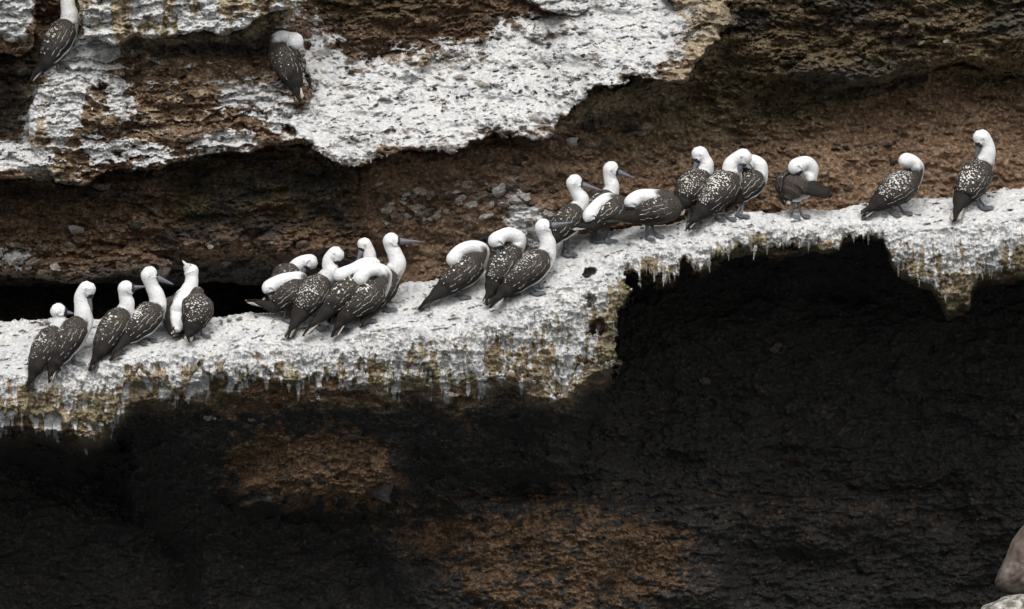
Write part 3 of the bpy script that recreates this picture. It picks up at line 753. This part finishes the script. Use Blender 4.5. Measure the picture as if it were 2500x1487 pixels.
def mesh_part(name, verts, faces, mat, root, base, smooth=True, label=None):
    me = bpy.data.meshes.new(name)
    me.from_pydata([tuple(x) for x in to_world(verts, base)], [], [tuple(int(i) for i in f) for f in faces])
    mats = mat if isinstance(mat, (list, tuple)) else [mat]
    for m_ in mats: me.materials.append(m_)
    if smooth: me.polygons.foreach_set('use_smooth', [True] * len(me.polygons))
    o = link(bpy.data.objects.new(name, me), root)
    if label: o['label'] = label
    return o
def tube(path, rad, n, flat=1.0, d0=None):
    path = np.array(path, float)
    d0 = np.array((0.3, -1, 0.2)) if d0 is None else d0
    T, Dv = frames(path, d0, 0); V_ = []; F = []
    for i in range(len(path)):
        L = np.cross(T[i], Dv[i])
        for k in range(n):
            a = 6.28318 * k / n
            V_.append(path[i] + rad[i] * (math.cos(a) * Dv[i] * flat + math.sin(a) * L))
    for i in range(len(path) - 1):
        for k in range(n):
            F.append((i * n + k, i * n + (k + 1) % n, (i + 1) * n + (k + 1) % n, (i + 1) * n + k))
    F.append(tuple(range(n))[::-1]); F.append(tuple((len(path) - 1) * n + k for k in range(n)))
    return V_, F

def make_bird(label, tail, rump, mid, sho, neck, head, bill, feet, roll=55, side=None, dy=(-45, -22, 0, 16), ndy=None, hdy=8, bdy=None, sc=1.0, fat=1.0,
              pale=0.3, depth=None, wingtip=None, nape=None, push=0, wfwd=4, darkbelly=False, palebill=False, group='boobies standing along the main ledge', chest=0, drop=1.0, headr=1.0, billhide=False, spots=1.0, seed=0):
    rr = random.Random(seed * 97 + 3)
    if group.startswith('boobies standing'): feet = [(f[0], max(f[1], float(Tb(f[0])) + 9)) for f in feet]
    fz = [at(*f, False, 3) for f in feet]
    nape = (6.1 if billhide else 5.15) if nape is None else nape
    if billhide: headr *= 0.86
    d0 = (sum(fz) / len(fz) if depth is None else depth) - 4 + push
    A = lambda p, k: np.array((p[0], d0 + k, -p[1]), float)
    tp = A(tail, dy[0]); R_ = A(rump, dy[1]); M_ = A(mid, dy[2]); S_ = A(sho, dy[3])
    lim = near(tail[0], tail[1], 5) - 6
    if tp[1] > lim: tp[1] = lim
    lim = near(rump[0], rump[1] , 5) - 16 * sc
    if R_[1] > lim: R_[1] = lim
    ndy = [dy[3] + (hdy - dy[3]) * (i + 1) / (len(neck) + 1) for i in range(len(neck))] if ndy is None else ndy
    Nk = [A(p, k) for p, k in zip(neck, ndy)]
    H_ = A(head, hdy); K_ = A(bill, (hdy + 26 if billhide else hdy - 6) if bdy is None else bdy)
    bdir = norm(K_ - H_)
    ax = norm(S_ - R_)
    sgn = side if side is not None else (1 if sho[0] >= rump[0] else -1)
    n2 = norm(np.array((-ax[2], 0, ax[0])) * sgn)            # perpendicular in the picture plane, on the back's side
    a = math.radians(roll)
    dors = math.cos(a) * n2 + math.sin(a) * np.array((0, -1, 0))
    dors = norm(dors - ax * np.dot(dors, ax)); lat = np.cross(ax, dors)
    base = P(np.float64(feet[0][0]), np.float64(feet[0][1]), fz[0])
    root = link(bpy.data.objects.new('booby', None)); root.location = base; root.empty_display_size = 0.1
    tag(root, label, 'seabird', group)
    # ---- body, neck and head: one skin
    r = sc * 0.95
    tbase = R_ + (tp - R_) * 0.22
    pts = [tbase, R_, R_ * 0.5 + M_ * 0.5, M_, M_ * 0.45 + S_ * 0.55 - dors * 2, S_ - dors * (2 + chest)] + Nk + [H_, H_ + bdir * 13 * r * headr, H_ + bdir * 21 * r * headr]
    nn = len(Nk)
    rad = [5 * r, 14 * r, 26 * r * fat, 34 * r * fat, 33 * r * fat, 27 * r * fat] + [((25 if not billhide else 19) - (7.0 if not billhide else 2.0) * min(1, (i + 0.6) / max(nn - 1, 1))) * r for i in range(nn)] + \
          [22.8 * r * headr, 16 * r * headr, 7.5 * r * headr]
    path, rd, seg = catmull(pts, rad, 8)
    T, Dv = frames(path, dors, int(np.argmin(np.abs(seg - 3))))
    n = 22; V_ = []; dark = []
    for i in range(len(path)):
        L = np.cross(T[i], Dv[i])
        for k in range(n):
            th = 2 * math.pi * k / n
            V_.append(path[i] + rd[i] * (math.cos(th) * Dv[i] + math.sin(th) * L * (1.0 if seg[i] > 5 else 1.06)))
            c = abs((th + math.pi) % (2 * math.pi) - math.pi)
            jag = 0.25 * math.sin(5 * th + seed) + rr.uniform(-.2, .2)
            top = 1.0 - min(max((seg[i] - nape + jag * 0.5) / 0.5, 0), 1)
            lowd = 1.0 - min(max((c - (1.75 if seg[i] > 1.2 else 2.3) + jag * 0.3) / 0.35, 0), 1)
            dark.append(top * (1.0 if darkbelly else lowd))
    F = []
    for i in range(len(path) - 1):
        for k in range(n):
            F.append((i * n + k, i * n + (k + 1) % n, (i + 1) * n + (k + 1) % n, (i + 1) * n + k))
    F.append(tuple(range(n))[::-1]); F.append(tuple((len(path) - 1) * n + k for k in range(n)))
    bo = mesh_part('body', V_, F, M_PLUM, root, base)
    at_ = bo.data.attributes.new('dark', 'FLOAT', 'POINT'); at_.data.foreach_set('value', np.array(dark, np.float32))
    # ---- bill, face skin, eyes
    bl = np.linalg.norm(K_ - H_)
    up = norm(np.array((0, 0, 1.0)) - bdir * bdir[2]) if abs(bdir[2]) < 0.95 else norm(dors - bdir * np.dot(dors, bdir))
    up = norm(Dv[-1] - bdir * np.dot(Dv[-1], bdir)) if np.dot(Dv[-1], up) > 0.2 else up
    bp = [H_ + bdir * bl * t - up * (2.5 * t * t) * r for t in (0.24, 0.34, 0.5, 0.7, 0.88, 0.97, 1.0)]
    if not billhide:
        v_, f_ = tube(bp, [x * r for x in (9.8, 9.2, 6.9, 4.8, 3.0, 1.7, 0.5)], 10, 0.95, up)
        mesh_part('bill', v_, f_, M_PALE if palebill else M_BILL, root, base)
        bp2 = [H_ + bdir * (14 + 3.4 * k) * r * headr - up * (1.0 + 0.3 * k) for k in range(4)]
        v_, f_ = tube(bp2, [x * r for x in (15.0, 14.2, 12.0, 8.6)], 12, 0.9, up)
        mesh_part('face_skin', v_, f_, M_PALE if palebill else M_MASK, root, base)
    hl = np.cross(bdir, up)
    for s in (-1, 1):
        c = H_ + bdir * 15.5 * r * headr + up * 5.5 * r + hl * s * 11.5 * r * headr
        bm = bmesh.new(); bmesh.ops.create_icosphere(bm, subdivisions=1, radius=2.8 * r)
        v_ = [np.array(q.co) + c for q in bm.verts]; f_ = [[q.index for q in fc.verts] for fc in bm.faces]; bm.free()
        mesh_part('eye', v_, f_, M_EYE, root, base)
    # ---- wings with pale-edged feathers
    for s in (-1, 1):
        tip = R_ + (tp - R_) * (0.93 if s > 0 else 0.80) * drop + lat * s * 5 * r
        if wingtip and s == wingtip[0]: tip = np.array((wingtip[1][0], d0 + wingtip[1][1], -wingtip[1][2]), float)
        if wingtip and s == wingtip[0]:
            cl = [S_ + lat * s * 10, M_ * 0.5 + S_ * 0.5 + lat * s * 16, (M_ + lat * s * 20) * 0.55 + tip * 0.45, tip]; cr = [22 * r, 32 * r, 32 * r, 22 * r]
        else:
            cl = [S_ + ax * wfwd, M_ * 0.4 + S_ * 0.6, M_, R_ * 0.6 + M_ * 0.4, R_, R_ * 0.5 + tip * 0.5, tip]
            cr = [22 * r * fat, 36 * r * fat, 38 * r * fat, 30.5 * r * fat, 20.5 * r, 10.5 * r, 1.6 * r]
        wp, wr, ws = catmull(cl, cr, 11)
        wT, wD = frames(wp, dors, 0)
        na = 28; V_ = []; UVs = []; smax = ws[-1]
        def wing_pt(i, q, off=0.0):
            t = ws[i] / smax
            th0 = math.radians(1); th1 = math.radians(126 - 14 * t - 30 * max(0, 0.15 - t) / 0.15)
            th = th0 + (th1 - th0) * q
            L = np.cross(wT[i], wD[i]) * s
            qq = q * 8.5 + 2.2 * t; prim = min(max((t - 0.38 + 0.25 * q) / 0.15, 0), 1)
            rows_ = t * 15 + 0.5 * (int(q * 16) % 2); cov = 1 - prim
            step = 1.7 * r * prim * (qq - math.floor(qq)) + 1.0 * r * cov * (rows_ - math.floor(rows_))
            rr_ = wr[i] * (1.0 + 0.05 * math.sin(math.pi * q)) + off + step * (1.0 if 0.02 < q < 0.98 else 0)
            return wp[i] + rr_ * (math.cos(th) * wD[i] + math.sin(th) * L * 1.05)
        for lay in (0, 1):
            for i in range(len(wp)):
                for k in range(na):
                    q = k / (na - 1)
                    edge_k = min(q, 1 - q) * 2
                    V_.append(wing_pt(i, q, (0.6 + 1.2 * edge_k ** 0.5) * r if lay == 0 else -5 * r * edge_k ** 0.5)); UVs.append((ws[i] / smax, q))
        F = []; m0 = len(wp) * na
        for i in range(len(wp) - 1):
            for k in range(na - 1):
                q_ = (i * na + k, i * na + k + 1, (i + 1) * na + k + 1, (i + 1) * na + k)
                F.append(q_ if s > 0 else q_[::-1]); q2 = tuple(m0 + z for z in q_)
                F.append(q2[::-1] if s > 0 else q2)
            for k in (0, na - 1):
                q_ = (i * na + k, (i + 1) * na + k, m0 + (i + 1) * na + k, m0 + i * na + k)
                F.append(q_)
        for i in (0, len(wp) - 1):
            for k in range(na - 1):
                F.append((i * na + k, i * na + k + 1, m0 + i * na + k + 1, m0 + i * na + k))
        w_o = mesh_part('wing', V_, F, M_WING, root, base)
        uvl = w_o.data.uv_layers.new(name='feather')
        li = np.empty(len(w_o.data.loops), np.int32); w_o.data.loops.foreach_get('vertex_index', li)
        uvl.data.foreach_set('uv', np.array(UVs, np.float32)[li].ravel())
        # pale feather tips: scapulars near the back's middle, and two rows of edges along the folded wing
        FV = []; FF = []
        def flake(i, q, ln, wd):
            c = wing_pt(i, q, 2.4 * r); e = norm(wing_pt(min(i + 2, len(wp) - 1), q, 2.4 * r) - wing_pt(max(i - 2, 0), q, 2.4 * r))
            nrm = norm(c - wp[i]); sd = norm(np.cross(e, nrm)); b0 = len(FV)
            FV.extend([c - e * ln * .5, c + sd * wd * .5 + nrm * .4, c + e * ln * .55 + nrm * .6, c - sd * wd * .5 + nrm * .4])
            FF.append((b0, b0 + 1, b0 + 2, b0 + 3))
        nw = len(wp)
        rows = int(nw * 0.62)
        for i in range(2, rows, 2 if seed % 3 else 1):
            t = i / nw; bf = rr.choice((0.7, 1.0, 1.5)) if 0.18 < t < 0.42 else 0.75
            for q in (0.02, 0.085, 0.15, 0.215, 0.28, 0.345):
                pr = spots * (0.62 if q < 0.2 else 0.30) * (0.55 + 0.6 * math.exp(-((t - 0.3) / 0.16) ** 2))
                if rr.random() < pr:
                    flake(max(0, i + rr.randint(-1, 1)), max(0, q + rr.uniform(-.04, .04)), rr.uniform(2.2, 4.8) * r * bf, rr.uniform(2.8, 6.4) * r * bf)
        for q0, t0, t1 in ((0.58, 0.20, 0.60), (0.76, 0.10, 0.58), (0.46, 0.26, 0.5)):
            for k in range(int(19 * (t1 - t0) / 0.5)):
                t = t0 + (t1 - t0) * (k + rr.random() * 0.7) / (19 * (t1 - t0) / 0.5)
                if rr.random() < 0.25: continue
                flake(min(int(t * nw), nw - 1), q0 + 0.016 * math.sin(k * 1.3) + 0.05 * (t - t0) + rr.uniform(-.012, .012), rr.uniform(7.5, 12) * r, rr.uniform(0.6, 1.25) * r)
        mesh_part('pale_feathers', FV, FF, M_PALE, w_o, base, False)['kind'] = 'stuff'
    # ---- tail feathers
    tl = tp - R_; e = norm(tl); nv = norm(dors - e * np.dot(dors, e)); ltv = np.cross(e, nv)
    V_ = []; F = []; mi = []
    for k in range(7):
        o_ = (k - 3) / 3.0
        b0 = R_ + tl * 0.12 + ltv * o_ * 7 * r - nv * 2 * r * abs(o_)
        ln = 1.0 - 0.16 * abs(o_) + rr.uniform(-.04, .02)
        tip = R_ + tl * ln + ltv * o_ * 13 * r - nv * (3 * abs(o_) + 1) * r
        mdl = b0 * 0.45 + tip * 0.55
        i0 = len(V_)
        wv_ = 5.2 * r
        for c, w_ in ((b0, wv_ * .8), (mdl, wv_), (tip - e * 6 * r, wv_ * 0.7)):
            V_.extend([c + ltv * w_ + nv * .4 * k, c + nv * (1.4 + .4 * k), c - ltv * w_ + nv * .4 * k, c - nv * (1.2 - .4 * k)])
        V_.append(tip)
        for j in range(2):
            for z in range(4): F.append((i0 + j * 4 + z, i0 + j * 4 + (z + 1) % 4, i0 + j * 4 + 4 + (z + 1) % 4, i0 + j * 4 + 4 + z))
        for z in range(4): F.append((i0 + 8 + z, i0 + 8 + (z + 1) % 4, i0 + 12))
        F.append((i0 + 3, i0 + 2, i0 + 1, i0))
        mi += [1 if rr.random() < pale else 0] * 13
    t_o = mesh_part('tail', V_, F, [M_TAIL, M_TAILP], root, base)
    t_o.data.polygons.foreach_set('material_index', np.array(mi, np.int32)[:len(t_o.data.polygons)])
    # ---- legs and webbed feet
    for j, (f, z) in enumerate(zip(feet, fz)):
        s = 1 if j == 0 else -1
        hip = R_ * 0.35 + M_ * 0.65 - dors * 20 * r + lat * s * 7
        hip[0] = 0.6 * hip[0] + 0.4 * f[0]
        ank = np.array((f[0], z - 3.0, -f[1] + 2.0))
        v_, f_ = tube([hip, hip * .5 + ank * .5 - ax * 1.5, ank], [7.5 * r, 3.6 * r, 3.2 * r], 8)
        lg = mesh_part('leg', v_, f_, M_LEG, root, base)
        fw = 1 if sho[0] >= rump[0] else -1
        toes = [(fw * 25 * r, 2.5), (fw * 21 * r, -3), (fw * 12 * r, 5)]
        V_ = [ank + np.array((-fw * 4, 0, 3.0)), ank + np.array((-fw * 4, 0, -1.0))]
        for du_, dv_ in toes:
            tu, tv = f[0] + du_, f[1] + dv_
            zz = min(near(tu, tv, 2), z + 20) - 1.5
            V_.append(np.array((tu, zz, -tv + 0.8))); V_.append(np.array((tu, zz, -tv - 0.8)))
        F = [(0, 4, 2), (0, 2, 6), (1, 3, 5), (1, 7, 3), (0, 1, 5, 4), (4, 5, 3, 2), (2, 3, 7, 6), (6, 7, 1, 0)]
        mesh_part('foot', V_, F, M_LEG, lg, base, False)
    return root

UPG = 'boobies perched higher up the cliff'
BIRDS = [
 dict(label='booby perched high on the white column, its head out of the picture', tail=(70,202), rump=(113,154), mid=(142,106), sho=(166,58), neck=[(170,36),(166,14),(165,-10)],
      head=(168,-36), bill=(225,-22), feet=[(146,158),(138,172)], roll=24, group=UPG, pale=.3),
 dict(label='booby hanging its brown tail straight down beside the white shelf, head bowed right', tail=(732,252), rump=(722,200), mid=(702,152), sho=(676,115), neck=[(672,100),(686,90),(702,92)],
      head=(719,101), bill=(706,135), feet=[(684,203),(694,208)], roll=52, side=1, group=UPG, dy=(-40,-22,0,10), sc=.93, pale=.7, spots=.3, billhide=True, hdy=-10, headr=1.3),
 dict(label='leftmost booby on the ledge, head low behind its bowed neighbour', push=25, tail=(65,958), rump=(90,898), mid=(114,852), sho=(138,808), neck=[(145,788),(144,772)], head=(143,760), bill=(182,765),
      feet=[(118,905),(128,902)], roll=31, sc=.95, pale=.2, spots=.6),
 dict(label='booby with its long bill pointing straight down onto a puffed white chest', tail=(118,938), rump=(138,888), mid=(170,834), sho=(197,786), neck=[(203,762),(199,738),(200,720)], head=(213,707), bill=(223,762),
      feet=[(178,888),(186,886)], roll=18, chest=4, pale=.2, spots=.6),
 dict(label='booby looking right, bill tip hidden behind the taller bird in front', push=22, tail=(215,910), rump=(247,858), mid=(276,806), sho=(302,764), neck=[(310,742),(306,722)], head=(308,705), bill=(356,698),
      feet=[(275,862),(286,858)], roll=34, sc=.95, pale=.1),
 dict(label='booby with dark bill angled down right against the black slot', tail=(268,882), rump=(303,832), mid=(348,792), sho=(384,752), neck=[(383,724),(371,698)], head=(365,671), bill=(424,694),
      feet=[(362,830),(338,838)], roll=24, pale=.3, spots=1.2),
 dict(label='booby facing the viewer with white belly showing and neck stretched to the sky', tail=(427,826), rump=(430,808), mid=(436,762), sho=(449,730), neck=[(460,710),(467,692),(468,676)], head=(466,662), bill=(447,635),
      feet=[(426,812),(436,813)], roll=-72, dy=(22,10,0,-4), hdy=-2, sc=.92, spots=.5, headr=.95, fat=1.12, palebill=True),
 dict(label='booby with spotted back to the viewer, head out of sight, right of the skyward bird', tail=(457,836), rump=(468,800), mid=(482,760), sho=(481,728), neck=[(482,716),(483,722)], head=(484,735), bill=(485,760),
      feet=[(493,820),(458,826)], roll=86, sc=.95, pale=.5, billhide=True, headr=.8, spots=1.3, hdy=48, ndy=[22,40], nape=6.0),
 dict(label='booby bent double preening its own raised fanned tail', tail=(596,732), rump=(668,752), mid=(706,722), sho=(738,700), neck=[(732,684),(708,682),(682,687)], head=(658,702), bill=(667,752),
      feet=[(693,783),(706,781)], roll=16, side=1, dy=(-10,-5,0,8), hdy=-8, ndy=[10,4,-3], sc=.95, pale=.75, spots=.25, nape=5.9, headr=.9, wfwd=12, darkbelly=True),
 dict(label='booby behind the tail preener, neck reaching right and head turned down', push=28, tail=(640,735), rump=(668,712), mid=(698,680), sho=(716,660), neck=[(726,648),(742,638)], head=(757,640), bill=(728,680),
      feet=[(700,772),(712,770)], roll=26, sc=.9, depth=None, spots=.5, drop=.8),
 dict(label='booby with boldly white-spotted back and bill pressed on its chest', tail=(699,830), rump=(733,768), mid=(763,724), sho=(788,684), neck=[(806,664),(804,644),(807,630)], head=(820,622), bill=(813,664),
      feet=[(770,802),(782,800)], roll=56, pale=.4, spots=1.9, sc=.97, chest=5),
 dict(label='booby stretching its white neck flat leftward to preen a dark wing', tail=(734,824), rump=(800,762), mid=(846,716), sho=(888,678), neck=[(914,648),(890,645),(862,658)], head=(832,672), bill=(806,704),
      feet=[(820,806),(832,804)], roll=26, dy=(-40,-20,0,14), hdy=-2, ndy=[14,8,2], sc=.95, pale=.7, spots=.3, billhide=True),
 dict(label='frontmost booby of the middle cluster, head tucked back into its own back', tail=(806,826), rump=(846,775), mid=(894,734), sho=(926,698), neck=[(940,672),(922,658),(896,663)], head=(880,680), bill=(868,712),
      feet=[(885,784),(897,782)], roll=28, dy=(-40,-20,0,12), hdy=-6, ndy=[10,4,-2], pale=.35, billhide=True, spots=1.1),
 dict(label='tallest booby of the middle cluster, long bill held level to the right', tail=(880,800), rump=(906,758), mid=(934,712), sho=(955,668), neck=[(970,645),(964,620),(956,603)], head=(956,589), bill=(1030,589),
      feet=[(936,757),(948,755)], roll=36, fat=.92, spots=.6, pale=.2),
 dict(label='booby at the back of the middle cluster, only its drooping head and bill showing', push=40, tail=(800,790), rump=(830,752), mid=(858,710), sho=(884,668), neck=[(900,645),(902,625),(897,608)], head=(889,597), bill=(866,652),
      feet=[(868,768),(880,765)], roll=36, sc=.9, depth=None, headr=.9, spots=.5),
 dict(label='lone booby with its whole head buried in its back feathers', tail=(1017,757), rump=(1078,714), mid=(1136,668), sho=(1166,632), neck=[(1178,612),(1156,603),(1126,611)], head=(1108,632), bill=(1104,668),
      feet=[(1116,726),(1128,725)], roll=26, dy=(-40,-20,0,10), hdy=-4, ndy=[12,6,0], pale=.05, billhide=True, spots=.7, wingtip=None),
 dict(label='booby twisting its head back over its shoulder beside the level-billed bird', push=22, tail=(1184,748), rump=(1206,698), mid=(1230,650), sho=(1254,605), neck=[(1264,585),(1246,573),(1228,575)], head=(1212,588), bill=(1217,636),
      feet=[(1238,722),(1250,718)], roll=54, dy=(-34,-18,0,8), hdy=-22, ndy=[8,-6,-16], pale=.5, spots=.9, sc=.96),
 dict(label='booby in profile with thick level bill overlapping the bird behind', tail=(1192,755), rump=(1238,712), mid=(1295,664), sho=(1330,624), neck=[(1338,598),(1331,575)], head=(1327,555), bill=(1398,541),
      feet=[(1296,717),(1310,714)], roll=22, pale=.4),
 dict(label='booby with hunched neck and bill sloping down right, left of the upper group', tail=(1330,620), rump=(1355,584), mid=(1386,548), sho=(1408,512), neck=[(1420,490),(1408,468)], head=(1403,446), bill=(1470,464),
      feet=[(1373,622),(1388,622)], roll=22, spots=.6, sc=.97),
 dict(label='booby standing behind the upper group with its grey bill lifted clear of the others', push=25, tail=(1424,560), rump=(1444,540), mid=(1468,506), sho=(1486,478), neck=[(1494,456),(1489,434)], head=(1492,413), bill=(1549,434),
      feet=[(1442,588),(1452,587)], roll=24, sc=.92, spots=.4),
 dict(label='booby with head hanging down between its neighbours and pale tail to the left', tail=(1388,558), rump=(1450,552), mid=(1490,524), sho=(1514,500), neck=[(1488,488),(1462,498)], head=(1442,526), bill=(1450,560),
      feet=[(1472,590),(1488,588)], roll=14, side=1, dy=(-14,-8,0,8), hdy=-16, ndy=[4,-6], sc=.9, pale=.8, spots=.5, nape=5.8, wfwd=12, darkbelly=True),
 dict(label='booby stooping level with head bent under and dark wing tip far left', tail=(1465,538), rump=(1545,532), mid=(1600,518), sho=(1640,506), neck=[(1622,486),(1594,480),(1562,480)], head=(1543,494), bill=(1534,530),
      feet=[(1577,584),(1600,577)], roll=14, side=1, dy=(-16,-8,0,10), hdy=-8, ndy=[10,6,-1], spots=.6, pale=.2, nape=6.6, headr=.9, wfwd=14, darkbelly=True),
 dict(label='booby left of a close pair, bill dropped against its ruffled back', push=12, tail=(1650,530), rump=(1668,496), mid=(1690,462), sho=(1716,426), neck=[(1724,404),(1719,390)], head=(1708,377), bill=(1688,428),
      feet=[(1680,524),(1692,522)], roll=56, sc=.96, spots=1.3, fat=1.05),
 dict(label='largest booby of the upper group, spotted back and head hung down rightwards', tail=(1674,562), rump=(1716,516), mid=(1758,468), sho=(1784,430), neck=[(1784,406),(1796,390)], head=(1815,384), bill=(1794,444),
      feet=[(1748,536),(1776,534)], roll=48, spots=1.7, pale=.3, fat=1.06),
 dict(label='booby half hidden behind the largest spotted one, white neck curving over', push=52, tail=(1770,520), rump=(1796,488), mid=(1828,456), sho=(1850,430), neck=[(1856,408),(1842,394)], head=(1826,398), bill=(1815,430),
      feet=[(1798,508),(1810,508)], roll=28, sc=.93, spots=.8),
 dict(label='booby preening with one brown wing drooped out to the right', tail=(1914,502), rump=(1922,486), mid=(1938,460), sho=(1962,438), neck=[(1980,414),(1968,397)], head=(1944,408), bill=(1972,455),
      feet=[(1932,514),(1957,514)], roll=38, dy=(-18,-12,0,6), hdy=-20, ndy=[4,-10], sc=.95, fat=1.3, wingtip=(-1, (2024, -14, 482)), spots=.2, pale=.8),
 dict(label='booby with bowed round head and pale-edged tail pointing left, alone on the crest', tail=(2102,528), rump=(2146,496), mid=(2190,464), sho=(2226,434), neck=[(2240,414),(2230,396)], head=(2212,392), bill=(2204,430),
      feet=[(2178,525),(2205,520)], roll=54, pale=.5, billhide=True, hdy=-4, spots=1.5),
 dict(label='rightmost booby, back to the viewer with its head turned left', tail=(2326,543), rump=(2350,488), mid=(2374,448), sho=(2400,400), neck=[(2411,374),(2409,352)], head=(2396,337), bill=(2379,384),
      feet=[(2392,508),(2404,506)], roll=60, pale=.5, spots=1.2, hdy=2),
]
for i, b in enumerate(BIRDS):
    make_bird(seed=i + 1, **b)
